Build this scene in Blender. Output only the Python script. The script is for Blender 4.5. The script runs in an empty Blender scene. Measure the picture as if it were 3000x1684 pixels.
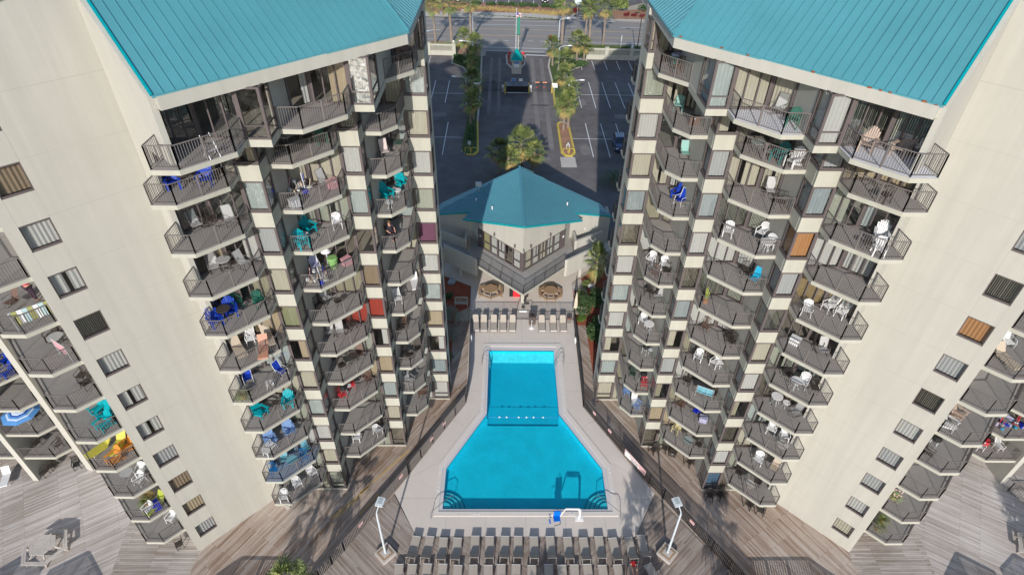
import bpy, math, random
from mathutils import Vector, Matrix
random.seed(7)
S = bpy.context.scene
COL = S.collection
R = math.radians
# ------------------------------------------------------------------ camera (solved from the photograph's vanishing points)
cd = bpy.data.cameras.new('camera'); cam = bpy.data.objects.new('camera', cd); COL.objects.link(cam); S.camera = cam
cd.sensor_width = 36; cd.lens = 36 * 1772.28 / 3000; cd.clip_start = 0.5; cd.clip_end = 3000
Fw = Vector((0.01439005, 0.77948731, -0.62625271)); Rt = Vector((0.99986807, -0.00649783, 0.01488725)); Up = Vector((-0.00753514, 0.62638431, 0.77947798))
m = Matrix(((Rt.x, Up.x, -Fw.x, -1.8201), (Rt.y, Up.y, -Fw.y, 0), (Rt.z, Up.z, -Fw.z, 42.2606), (0, 0, 0, 1)))
cam.matrix_world = m
S.render.resolution_x = 1024; S.render.resolution_y = 574
# ------------------------------------------------------------------ light
EL = 23.0; SD = Vector((-0.125, -0.992, 0)).normalized()
sdir = Vector((SD.x * math.cos(R(EL)), SD.y * math.cos(R(EL)), math.sin(R(EL))))
W = bpy.data.worlds.new('World'); S.world = W; W.use_nodes = True
nt = W.node_tree; bg = nt.nodes['Background']; sk = nt.nodes.new('ShaderNodeTexSky')
sk.sky_type = 'NISHITA'; sk.sun_disc = False; sk.sun_elevation = R(EL); sk.sun_rotation = math.atan2(SD.x, SD.y)
sk.air_density = 1.0; sk.dust_density = 0.6; sk.ozone_density = 1.6
nt.links.new(sk.outputs[0], bg.inputs[0]); bg.inputs[1].default_value = 0.135
sl = bpy.data.lights.new('sun', 'SUN'); sl.energy = 4.1; sl.angle = R(0.5); sl.color = (1, .945, .87)
so = bpy.data.objects.new('sun', sl); COL.objects.link(so); so.rotation_euler = sdir.to_track_quat('Z', 'Y').to_euler(); so.location = (0, -60, 90)
S.view_settings.view_transform = 'Standard'; S.view_settings.look = 'None'; S.view_settings.exposure = 0.20; S.view_settings.gamma = 1
S.render.engine = 'CYCLES'
try:
    S.cycles.max_bounces = 7; S.cycles.transparent_max_bounces = 10; S.cycles.caustics_reflective = False; S.cycles.caustics_refractive = False
except Exception: pass
# ------------------------------------------------------------------ materials
MC = {}
def nodes(name):
    m = bpy.data.materials.new(name); m.use_nodes = True; t = m.node_tree; b = t.nodes['Principled BSDF']; return m, t, b
def N(t, k, **kw):
    n = t.nodes.new(k)
    for a, v in kw.items():
        if hasattr(n, a): setattr(n, a, v)
        else: n.inputs[a.replace('_', ' ')].default_value = v
    return n
def mat(name, c, rough=.8, metal=0, var=.12, scale=3, bump=0, bscale=40, spec=.3, stretch=None, coat=0, streak=0):
    if name in MC: return MC[name]
    m, t, b = nodes(name)
    b.inputs['Roughness'].default_value = rough; b.inputs['Metallic'].default_value = metal; b.inputs['Specular IOR Level'].default_value = spec
    if coat: b.inputs['Coat Weight'].default_value = coat
    tc = N(t, 'ShaderNodeTexCoord'); src = tc.outputs['Object']
    if stretch:
        mp = N(t, 'ShaderNodeMapping'); mp.inputs['Scale'].default_value = stretch; t.links.new(src, mp.inputs[0]); src = mp.outputs[0]
    n1 = N(t, 'ShaderNodeTexNoise', Scale=scale, Detail=6.0, Roughness=.65); t.links.new(src, n1.inputs['Vector'])
    n2 = N(t, 'ShaderNodeTexNoise', Scale=scale * .17, Detail=3.0); t.links.new(src, n2.inputs['Vector'])
    ad = N(t, 'ShaderNodeMath', operation='ADD'); t.links.new(n1.outputs[0], ad.inputs[0]); t.links.new(n2.outputs[0], ad.inputs[1])
    mr = N(t, 'ShaderNodeMapRange'); mr.inputs[1].default_value = .6; mr.inputs[2].default_value = 1.4; mr.inputs[3].default_value = 1 - var; mr.inputs[4].default_value = 1 + var
    t.links.new(ad.outputs[0], mr.inputs[0])
    mx = N(t, 'ShaderNodeVectorMath', operation='SCALE'); mx.inputs[0].default_value = c[:3]; t.links.new(mr.outputs[0], mx.inputs['Scale'])
    if streak:   # rain marks and dust running down the wall
        ms = N(t, 'ShaderNodeMapping'); ms.inputs['Scale'].default_value = (2.2, 2.2, .10); t.links.new(tc.outputs['Object'], ms.inputs[0])
        n3 = N(t, 'ShaderNodeTexNoise', Scale=1.0, Detail=5.0, Roughness=.6); t.links.new(ms.outputs[0], n3.inputs['Vector'])
        m3 = N(t, 'ShaderNodeMapRange'); m3.inputs[1].default_value = .35; m3.inputs[2].default_value = .65; m3.inputs[3].default_value = 1 - streak; m3.inputs[4].default_value = 1 + streak; t.links.new(n3.outputs[0], m3.inputs[0])
        s3 = N(t, 'ShaderNodeVectorMath', operation='SCALE'); t.links.new(mx.outputs[0], s3.inputs[0]); t.links.new(m3.outputs[0], s3.inputs['Scale']); mx = s3
    t.links.new(mx.outputs[0], b.inputs['Base Color'])
    if bump:
        nb = N(t, 'ShaderNodeTexNoise', Scale=bscale, Detail=4.0); t.links.new(tc.outputs['Object'], nb.inputs['Vector'])
        bp = N(t, 'ShaderNodeBump', Strength=bump, Distance=.02); t.links.new(nb.outputs[0], bp.inputs['Height']); t.links.new(bp.outputs[0], b.inputs['Normal'])
    MC[name] = m; return m
def planks(name, ang, c1=(.42, .385, .355), c2=(.20, .15, .12), w=.14, L=3.6):
    m, t, b = nodes(name); b.inputs['Roughness'].default_value = .85; b.inputs['Specular IOR Level'].default_value = .2
    tc = N(t, 'ShaderNodeTexCoord'); mp = N(t, 'ShaderNodeMapping'); mp.inputs['Rotation'].default_value = (0, 0, -ang); t.links.new(tc.outputs['Object'], mp.inputs[0])
    br = N(t, 'ShaderNodeTexBrick'); br.offset = .37; br.inputs['Color1'].default_value = (0, 0, 0, 1); br.inputs['Color2'].default_value = (1, 1, 1, 1); br.inputs['Mortar'].default_value = (.5, .5, .5, 1)
    br.inputs['Scale'].default_value = 1; br.inputs['Mortar Size'].default_value = .006; br.inputs['Brick Width'].default_value = L; br.inputs['Row Height'].default_value = w; br.inputs['Bias'].default_value = 0
    t.links.new(mp.outputs[0], br.inputs['Vector'])
    ms = N(t, 'ShaderNodeMapping'); ms.inputs['Scale'].default_value = (.55, 7, 1); t.links.new(mp.outputs[0], ms.inputs[0])
    n1 = N(t, 'ShaderNodeTexNoise', Scale=1.0, Detail=7.0, Roughness=.7); t.links.new(ms.outputs[0], n1.inputs['Vector'])
    n2 = N(t, 'ShaderNodeTexNoise', Scale=.22, Detail=4.0); t.links.new(tc.outputs['Object'], n2.inputs['Vector'])
    a = N(t, 'ShaderNodeMath', operation='MULTIPLY_ADD'); t.links.new(br.outputs['Color'], a.inputs[0]); a.inputs[1].default_value = .42; t.links.new(n1.outputs[0], a.inputs[2])
    a2 = N(t, 'ShaderNodeMath', operation='ADD'); t.links.new(a.outputs[0], a2.inputs[0]); t.links.new(n2.outputs[0], a2.inputs[1])
    cr = N(t, 'ShaderNodeValToRGB'); e = cr.color_ramp.elements; e[0].position = .34; e[0].color = (*c1, 1); e[1].position = .74; e[1].color = (*c2, 1)
    dv = N(t, 'ShaderNodeMath', operation='DIVIDE'); t.links.new(a2.outputs[0], dv.inputs[0]); dv.inputs[1].default_value = 2.1; t.links.new(dv.outputs[0], cr.inputs[0])
    mx = N(t, 'ShaderNodeMixRGB'); mx.inputs[2].default_value = (.05, .04, .035, 1); t.links.new(br.outputs['Fac'], mx.inputs[0]); t.links.new(cr.outputs[0], mx.inputs[1]); t.links.new(mx.outputs[0], b.inputs['Base Color'])
    return m
def schlick(t, f0):
    lw = N(t, 'ShaderNodeLayerWeight'); lw.inputs[0].default_value = .5
    pw = N(t, 'ShaderNodeMath', operation='POWER'); t.links.new(lw.outputs['Facing'], pw.inputs[0]); pw.inputs[1].default_value = 5
    ma = N(t, 'ShaderNodeMath', operation='MULTIPLY_ADD'); t.links.new(pw.outputs[0], ma.inputs[0]); ma.inputs[1].default_value = 1 - f0; ma.inputs[2].default_value = f0
    return ma
def glassm(name, tint=(.75, .8, .8), rough=.02, ior=1.55):
    m, t, b = nodes(name); t.nodes.remove(b); out = t.nodes['Material Output']
    tr = N(t, 'ShaderNodeBsdfTransparent'); tr.inputs[0].default_value = (*tint, 1)
    gl = N(t, 'ShaderNodeBsdfGlossy'); gl.inputs['Roughness'].default_value = rough
    fr = schlick(t, ((ior - 1) / (ior + 1)) ** 2 * 1.8)
    mx = N(t, 'ShaderNodeMixShader'); t.links.new(fr.outputs[0], mx.inputs[0]); t.links.new(tr.outputs[0], mx.inputs[1]); t.links.new(gl.outputs[0], mx.inputs[2]); t.links.new(mx.outputs[0], out.inputs[0])
    return m
def glassr(name, f0):
    m = glassm(name); t = m.node_tree
    for n in t.nodes:
        if n.bl_idname == 'ShaderNodeMath' and n.operation == 'MULTIPLY_ADD': n.inputs[1].default_value = 1 - f0; n.inputs[2].default_value = f0
    return m
def water():
    m, t, b = nodes('pool_water'); t.nodes.remove(b); out = t.nodes['Material Output']
    tr = N(t, 'ShaderNodeBsdfTransparent'); tr.inputs[0].default_value = (.30, .92, 1.0, 1)
    gl = N(t, 'ShaderNodeBsdfGlossy'); gl.inputs['Roughness'].default_value = .06
    fr = schlick(t, .02)
    tc = N(t, 'ShaderNodeTexCoord'); n = N(t, 'ShaderNodeTexNoise', Scale=5.5, Detail=3.0); t.links.new(tc.outputs['Object'], n.inputs['Vector'])
    bp = N(t, 'ShaderNodeBump', Strength=1.0, Distance=.14); t.links.new(n.outputs[0], bp.inputs['Height'])
    t.links.new(bp.outputs[0], gl.inputs['Normal'])
    mx = N(t, 'ShaderNodeMixShader'); t.links.new(fr.outputs[0], mx.inputs[0]); t.links.new(tr.outputs[0], mx.inputs[1]); t.links.new(gl.outputs[0], mx.inputs[2]); t.links.new(mx.outputs[0], out.inputs[0])
    return m
M = {}
M['stucco'] = mat('stucco', (.455, .440, .395), .9, var=.04, scale=1.2, streak=.04, bump=.25, bscale=30)
M['stucco2'] = mat('stucco_trim', (.43, .42, .36), .9, var=.05, scale=2, streak=.05, bump=.2, bscale=30)
M['inner'] = mat('interior_wall', (.42, .38, .32), .9)
M['frame'] = mat('bronze_frame', (.115, .095, .095), .5, var=.1)
M['rail'] = mat('rail_paint', (.17, .152, .145), .55, var=.12)
M['railblack'] = mat('black_rail', (.035, .033, .035), .5)
M['floor'] = mat('balcony_floor', (.315, .295, .28), .85, var=.14, scale=2.5)
M['floorw'] = mat('white_tile_floor', (.72, .73, .78), .6, var=.05)
M['floorb'] = mat('blue_floor', (.22, .30, .42), .8)
M['ledge'] = mat('slab_ledge', (.32, .305, .29), .85)
M['teal'] = mat('teal_metal_roof', (.085, .295, .345), .38, var=.13, scale=.35, spec=.5, stretch=(1, 1, 1))
M['tealtrim'] = mat('teal_trim', (.0, .30, .34), .45)
M['tealdark'] = mat('teal_club_roof', (.075, .25, .32), .45, var=.08, scale=.6)
M['rust'] = mat('rust', (.28, .09, .04), .9)
M['glass'] = glassm('window_glass', (.76, .76, .75), .015, 1.5)
M['glassr'] = glassr('reflective_glass', .62); M['glassr2'] = glassr('tinted_glass', .22)
M['white'] = mat('white_plastic', (.8, .8, .8), .4, var=.03)
M['greym'] = mat('light_grey_metal', (.55, .6, .64), .4, var=.04)
M['steel'] = mat('steel', (.65, .65, .65), .25, metal=.9, var=.02)
M['black'] = mat('black_plastic', (.02, .02, .022), .5)
M['dark'] = mat('dark_wicker', (.05, .04, .035), .7)
M['teakd'] = mat('table_wood', (.34, .225, .135), .8, var=.25, scale=6)
M['greywood'] = mat('weathered_wood', (.50, .46, .425), .85, var=.25, scale=6)
M['concrete'] = mat('pool_deck_concrete', (.64, .58, .53), .9, var=.07, scale=.8, bump=.1)
M['coping'] = mat('pool_coping', (.68, .63, .59), .85, var=.05)
M['gutter'] = mat('pool_gutter', (.60, .58, .60), .6, var=.05)
M['darkline'] = mat('tile_band', (.02, .03, .12), .4)
M['plaster'] = mat('pool_plaster', (.075, .64, .74), .7, var=.14, scale=5)  # mottling put into the colour imitates rippling light on the pool floor
M['plasterd'] = mat('deep_pool_plaster', (.045, .57, .71), .7, var=.10, scale=3)
M['step'] = mat('pool_step', (.42, .66, .68), .7, var=.22, scale=14)
M['stepedge'] = mat('step_edge_tile', (.01, .18, .26), .5)
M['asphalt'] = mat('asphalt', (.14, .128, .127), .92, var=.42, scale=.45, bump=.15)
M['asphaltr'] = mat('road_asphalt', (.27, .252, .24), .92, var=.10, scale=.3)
M['sidewalk'] = mat('sidewalk', (.50, .46, .42), .9, var=.08)
M['mulch'] = mat('red_mulch', (.30, .085, .05), .95, var=.35, scale=9, bump=.6, bscale=25)
M['straw'] = mat('pine_straw', (.34, .19, .12), .95, var=.25, scale=4, bump=.6, bscale=12)
M['grass'] = mat('grass', (.075, .11, .035), .95, var=.35, scale=6, bump=.4, bscale=30)
M['sand'] = mat('sandy_soil', (.42, .36, .28), .95, var=.15)
M['yellow'] = mat('yellow_paint', (.56, .43, .09), .6)
M['wline'] = mat('white_road_paint', (.72, .73, .74), .7, var=.12)
M['yline'] = mat('yellow_road_paint', (.62, .45, .18), .7, var=.12)
M['sling'] = mat('lounger_sling', (.44, .39, .335), .8, var=.08, scale=5)
M['slingframe'] = mat('lounger_frame', (.30, .26, .24), .5)
M['red'] = mat('red', (.65, .03, .04), .5)
M['skin'] = mat('skin', (.55, .30, .22), .6)
M['trunk'] = mat('palm_trunk', (.26, .21, .17), .95, var=.4, scale=9, bump=.8, bscale=14)
M['frond'] = mat('palm_frond', (.17, .215, .07), .6, var=.35, scale=1.5)
M['frond2'] = mat('light_palm_frond', (.28, .31, .10), .6, var=.25, scale=1.5)
M['frond3'] = mat('dark_palm_frond', (.07, .095, .03), .6, var=.25, scale=1.5)
M['frondold'] = mat('old_palm_frond', (.36, .27, .10), .8, var=.3, scale=2)
M['leaf'] = mat('shrub_leaf', (.055, .105, .035), .6, var=.4, scale=4)
M['leafred'] = mat('red_shrub_leaf', (.16, .02, .025), .7, var=.3)
M['frondblue'] = mat('pindo_frond', (.15, .19, .14), .6, var=.3)
def hexm(name, c, **k): return mat(name, c, **k)
# ------------------------------------------------------------------ mesh builder
class MB:
    def __init__(s, mx=1): s.V = []; s.F = []; s.I = []; s.mx = mx; s.mats = []
    def mi(s, m):
        if m not in s.mats: s.mats.append(m)
        return s.mats.index(m)
    def add(s, vs, fs, m):
        k = len(s.V); i = s.mi(m); s.V += [tuple(v) for v in vs]
        for f in fs: s.F.append(tuple(a + k for a in f)); s.I.append(i)
    def hexa(s, b, t, m):
        s.add(list(b) + list(t), [(3, 2, 1, 0), (4, 5, 6, 7), (0, 1, 5, 4), (1, 2, 6, 5), (2, 3, 7, 6), (3, 0, 4, 7)], m)
    def box(s, x0, x1, y0, y1, z0, z1, m):
        s.hexa([(x0, y0, z0), (x1, y0, z0), (x1, y1, z0), (x0, y1, z0)], [(x0, y0, z1), (x1, y0, z1), (x1, y1, z1), (x0, y1, z1)], m)
    def obox(s, c, sz, a, m, tilt=0):
        ca, sa = math.cos(a), math.sin(a); ct, st = math.cos(tilt), math.sin(tilt); o = []
        for dz in (-1, 1):
            for dx, dy in ((-1, -1), (1, -1), (1, 1), (-1, 1)):
                x, y, z = dx * sz[0] / 2, dy * sz[1] / 2, dz * sz[2] / 2
                y, z = y * ct - z * st, y * st + z * ct
                o.append((c[0] + x * ca - y * sa, c[1] + x * sa + y * ca, c[2] + z))
        s.hexa(o[:4], o[4:], m)
    def beam(s, p, q, w, h, m):
        p, q = Vector(p), Vector(q); d = (q - p)
        if d.length < 1e-6: return
        d.normalize(); u = Vector((0, 0, 1)) if abs(d.z) < .98 else Vector((0, 1, 0))
        a = d.cross(u).normalized(); b = a.cross(d).normalized(); a *= w / 2; b *= h / 2
        s.hexa([p - a - b, p + a - b, q + a - b, q - a - b], [p - a + b, p + a + b, q + a + b, q - a + b], m)
    def cyl(s, p, q, r0, r1, n, m, cap=True):
        p, q = Vector(p), Vector(q); d = (q - p).normalized(); u = Vector((0, 0, 1)) if abs(d.z) < .9 else Vector((1, 0, 0))
        a = d.cross(u).normalized(); b = d.cross(a)
        vs = [];
        for c, r in ((p, r0), (q, r1)):
            for i in range(n):
                t = 2 * math.pi * i / n; vs.append(c + a * (r * math.cos(t)) + b * (r * math.sin(t)))
        fs = [(i, (i + 1) % n, n + (i + 1) % n, n + i) for i in range(n)]
        if cap: fs += [tuple(range(n))[::-1], tuple(range(n, 2 * n))]
        s.add(vs, fs, m)
    def tube(s, pts, r, m, n=6):
        for a, b in zip(pts[:-1], pts[1:]): s.cyl(a, b, r, r, n, m)
    def prism(s, P, z0, z1, m, mt=None):
        ar = sum(P[i][0] * P[(i + 1) % len(P)][1] - P[(i + 1) % len(P)][0] * P[i][1] for i in range(len(P)))
        if ar < 0: P = P[::-1]
        n = len(P); vs = [(x, y, z0) for x, y in P] + [(x, y, z1) for x, y in P]
        s.add(vs, [tuple(range(n))[::-1]] + [(i, (i + 1) % n, n + (i + 1) % n, n + i) for i in range(n)], m)
        s.add([(x, y, z1) for x, y in P], [tuple(range(n))], mt or m)
    def wall(s, p, q, z0, z1, th, m, inward=True):
        d = Vector((q[0] - p[0], q[1] - p[1])); d.normalize(); n = Vector((-d.y, d.x))
        if n.x + n.y < 0: n = -n
        if not inward: n = -n
        s.prism([p, q, (q[0] + n.x * th, q[1] + n.y * th), (p[0] + n.x * th, p[1] + n.y * th)], z0, z1, m)
    def ico(s, c, r, m, n=8):
        vs = []; fs = []; k = max(3, n // 2)
        for i in range(k + 1):
            th = math.pi * i / k
            for j in range(n):
                ph = 2 * math.pi * j / n; vs.append((c[0] + r[0] * math.sin(th) * math.cos(ph), c[1] + r[1] * math.sin(th) * math.sin(ph), c[2] + r[2] * math.cos(th)))
        for i in range(k):
            for j in range(n): fs.append((i * n + j, (i + 1) * n + j, (i + 1) * n + (j + 1) % n, i * n + (j + 1) % n))
        s.add(vs, fs, m)
    def mesh(s, name):
        me = bpy.data.meshes.new(name); V = [(v[0] * s.mx, v[1], v[2]) for v in s.V]
        F = s.F if s.mx > 0 else [f[::-1] for f in s.F]
        me.from_pydata(V, [], F)
        for m in s.mats: me.materials.append(m)
        me.polygons.foreach_set('material_index', s.I); me.update(); return me
    def build(s, name, parent=None, **k): return obj(name, s.mesh(name), parent, **k)
def obj(name, me, parent=None, loc=None, smooth=False):
    o = bpy.data.objects.new(name, me); COL.objects.link(o)
    if smooth and me:
        for p in me.polygons: p.use_smooth = True
    if parent is not None:
        o.parent = parent
        if parent.get('_world'): o.matrix_parent_inverse = Matrix.Translation(-parent.location)
    if loc is not None: o.location = loc
    return o
def tag(o, label=None, cat=None, group=None, kind=None):
    if label: o['label'] = label
    if cat: o['category'] = cat
    if group: o['group'] = group
    if kind: o['kind'] = kind
    return o
def thing(name, loc=(0, 0, 0), rz=0, label=None, cat=None, group=None, world=False):
    o = bpy.data.objects.new(name, None); COL.objects.link(o); o.location = loc; o.rotation_euler = (0, 0, rz); o.empty_display_size = .3
    if world: o['_world'] = 1
    return tag(o, label, cat, group)
def copytree(src, loc, rz, label, group=None, name=None, sc=None):
    r = src.copy(); COL.objects.link(r); r.location = loc; r.rotation_euler = (0, 0, rz); tag(r, label, None, group)
    if sc: r.scale = sc
    for ch in src.children:
        c = ch.copy(); COL.objects.link(c); c.parent = r
        for g in ch.children:
            d = g.copy(); COL.objects.link(d); d.parent = c
    return r
def sheet(name, P, z, m, label=None, cat=None, kind='structure', th=0):
    b = MB()
    if th: b.prism(P, z - th, z, m)
    else:
        ar = sum(P[i][0] * P[(i + 1) % len(P)][1] - P[(i + 1) % len(P)][0] * P[i][1] for i in range(len(P)))
        if ar < 0: P = P[::-1]
        b.add([(x, y, z) for x, y in P], [tuple(range(len(P)))], m)
    return tag(b.build(name), label, cat, None, kind)
# ------------------------------------------------------------------ towers (written for the right one; mx = -1 mirrors them)
FH = 2.75
def zf(n): return FH * (n - 1)          # floor height of level n
CUR = {}
def curm(k):
    T = {'white': (.62, .63, .62), 'cream': (.58, .55, .45), 'grey': (.50, .52, .54), 'brown': (.34, .26, .18), 'red': (.45, .07, .05), 'purple': (.22, .09, .16), 'bamboo': (.42, .27, .12), 'tan': (.52, .43, .30), 'orange': (.55, .28, .12), 'olive': (.42, .40, .22), 'dkblue': (.12, .2, .32)}
    if k not in CUR: CUR[k] = mat('curtain_' + k, T[k], .9, var=.1, scale=.6, stretch=(6, 6, .4))
    return CUR[k]
def glaze(par, name, pts, z0, z1, mx, rnd, cur='white', mull=1, transom=None, post=.11, label=None, gm='glass'):
    f = MB(mx); g = MB(mx); c = MB(mx); fr = M['frame']
    for p, q in zip(pts[:-1], pts[1:]):
        p, q = Vector(p), Vector(q); d = q - p; L = d.length; d.normalize(); n = Vector((-d.y, d.x))
        if n.x + n.y < 0: n = -n
        def P(t, o, z): v = p + d * t + n * o; return (v.x, v.y, z)
        def bx(t0, t1, za, zb, o0=-.02, o1=.07):
            f.hexa([P(t0, o0, za), P(t1, o0, za), P(t1, o1, za), P(t0, o1, za)], [P(t0, o0, zb), P(t1, o0, zb), P(t1, o1, zb), P(t0, o1, zb)], fr)
        bx(0, post, z0, z1, -.021, .072); bx(L - post, L, z0, z1, -.022, .071); bx(post, L - post, z0, z0 + .1); bx(post, L - post, z1 - .08, z1)
        nm = mull if L > 1.4 else 0
        for i in range(nm):
            t = L * (i + 1) / (nm + 1); bx(t - .035, t + .035, z0 + .1, z1 - .08, -.01, .06)
        if transom: bx(post, L - post, z0 + transom, z0 + transom + .05, -.012, .058)
        g.add([P(post, .02, z0 + .1), P(L - post, .02, z0 + .1), P(L - post, .02, z1 - .08), P(post, .02, z1 - .08)], [(0, 1, 2, 3)], M[gm])
        # curtain, blind or open dark room
        k = cur; segs = []
        if k == 'none': continue
        if k == 'half': segs = [(post, L * rnd.uniform(.3, .6))]; k = rnd.choice(['white', 'cream', 'tan'])
        elif k == 'gap': a = rnd.uniform(.35, .5); segs = [(post, L * a), (L * (a + .15), L - post)]; k = rnd.choice(['white', 'cream'])
        elif k == 'slats':
            w = .09; t = post + .03; k = 'cream'
            while t < L - post - .05: segs.append((t, t + w * .45)); t += w
        else: segs = [(post, L - post)]
        cm = curm(k); zt = z1 - .08; zb = z0 + .1
        for a, b in segs:
            st = max(1, int((b - a) / .09)) if len(segs) < 4 else 1; vs = []
            for i in range(st + 1):
                t = a + (b - a) * i / st; o = .14 + (.035 if i % 2 else 0) + rnd.uniform(0, .012)
                vs += [P(t, o, zb), P(t, o, zt)]
            c.add(vs, [(2 * i, 2 * i + 2, 2 * i + 3, 2 * i + 1) for i in range(st)], cm)
    o = f.build(name, par); tag(o, label)
    g.build('pane', o)
    if c.V: c.build('curtain', o)
    return o
def railing_mb(mx, pts, h=1.05, sp=.115, m=None, post_sp=2.0, pw=.05, rail=.05, thin=.02, lo=.09):
    b = MB(mx); m = m or M['rail']
    for p, q in zip(pts[:-1], pts[1:]):
        P3, Q3 = Vector((*p, 0)), Vector((*q, 0)); L = (Q3 - P3).length
        b.beam(P3 + Vector((0, 0, h)), Q3 + Vector((0, 0, h)), rail, .035, m); b.beam(P3 + Vector((0, 0, lo)), Q3 + Vector((0, 0, lo)), .03, .03, m)
        k = max(1, round(L / sp))
        for i in range(1, k):
            v = P3.lerp(Q3, i / k); b.hexa([(v.x - thin / 2, v.y - thin / 2, lo), (v.x + thin / 2, v.y - thin / 2, lo), (v.x + thin / 2, v.y + thin / 2, lo), (v.x - thin / 2, v.y + thin / 2, lo)], [(v.x - thin / 2, v.y - thin / 2, h - .02), (v.x + thin / 2, v.y - thin / 2, h - .02), (v.x + thin / 2, v.y + thin / 2, h - .02), (v.x - thin / 2, v.y + thin / 2, h - .02)], m)
        kp = max(1, math.ceil(L / post_sp))
        for i in range(kp + 1):
            v = P3.lerp(Q3, i / kp); b.box(v.x - pw / 2, v.x + pw / 2, v.y - pw / 2, v.y + pw / 2, 0, h + .002, m)
    return b
def inset(pts, back, d=.07):
    # pull the railing line towards the balcony's middle
    cx = sum(p[0] for p in pts + back) / len(pts + back); cy = sum(p[1] for p in pts + back) / len(pts + back); o = []
    for x, y in pts:
        v = Vector((cx - x, cy - y)); v.normalize(); o.append((x + v.x * d, y + v.y * d))
    o[0] = (o[0][0], pts[0][1]); o[-1] = (o[-1][0], pts[-1][1]) if abs(pts[-1][0] - pts[-2][0]) < .2 else o[-1]
    return o
BM = {}
def balcony(par, key, mx, pts, back, n, floor=None, label=None):
    k = (key, mx, floor)
    if k not in BM:
        s = MB(mx); s.prism(pts + back, -.25, -.03, M['stucco2'])
        f = MB(mx); f.prism(pts + back, -.03, 0, M['ledge'], floor and M[floor] or M['floor'])
        BM[k] = (s.mesh('balcony'), f.mesh('floor_cover'), railing_mb(mx, inset(pts, back)).mesh('railing'))
    a, f, r = BM[k]
    o = obj('balcony', a, par, loc=(0, 0, zf(n))); tag(o, label)
    obj('floor_cover', f, o); obj('railing', r, o); return o
# outlines in plan ------------------------------------------------
LOW = dict(
 A=([(18.12, 25.7), (18.12, 24.22), (16.93, 24.22), (15.12, 26.02), (15.12, 27.2)], [(17.1, 27.2), (18.25, 26.0)]),
 B=([(13.95, 28.35), (12.77, 28.33), (11.02, 30.12), (11.02, 31.3)], [(13.05, 31.3), (13.95, 30.4)]),
 C=([(9.86, 32.42), (8.85, 32.42), (8.04, 33.42), (8.02, 36.4)], [(9.3, 36.4), (9.86, 35.8)]))
TOP = dict(
 A=([(16.36, 23.95), (16.36, 22.45), (15.16, 22.45), (13.4, 24.2), (13.4, 25.4)], [(15.4, 25.4), (16.5, 24.3)]),
 B=([(12.28, 26.55), (11.2, 26.53), (9.48, 28.35), (9.48, 29.5)], [(11.4, 29.5), (12.28, 28.62)]),
 C=([(8.42, 33.12), (6.98, 34.68), (6.97, 36.4)], [(7.9, 36.4), (8.4, 35.8)]))
WORD = {1: 'left', 0: ''}
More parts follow.
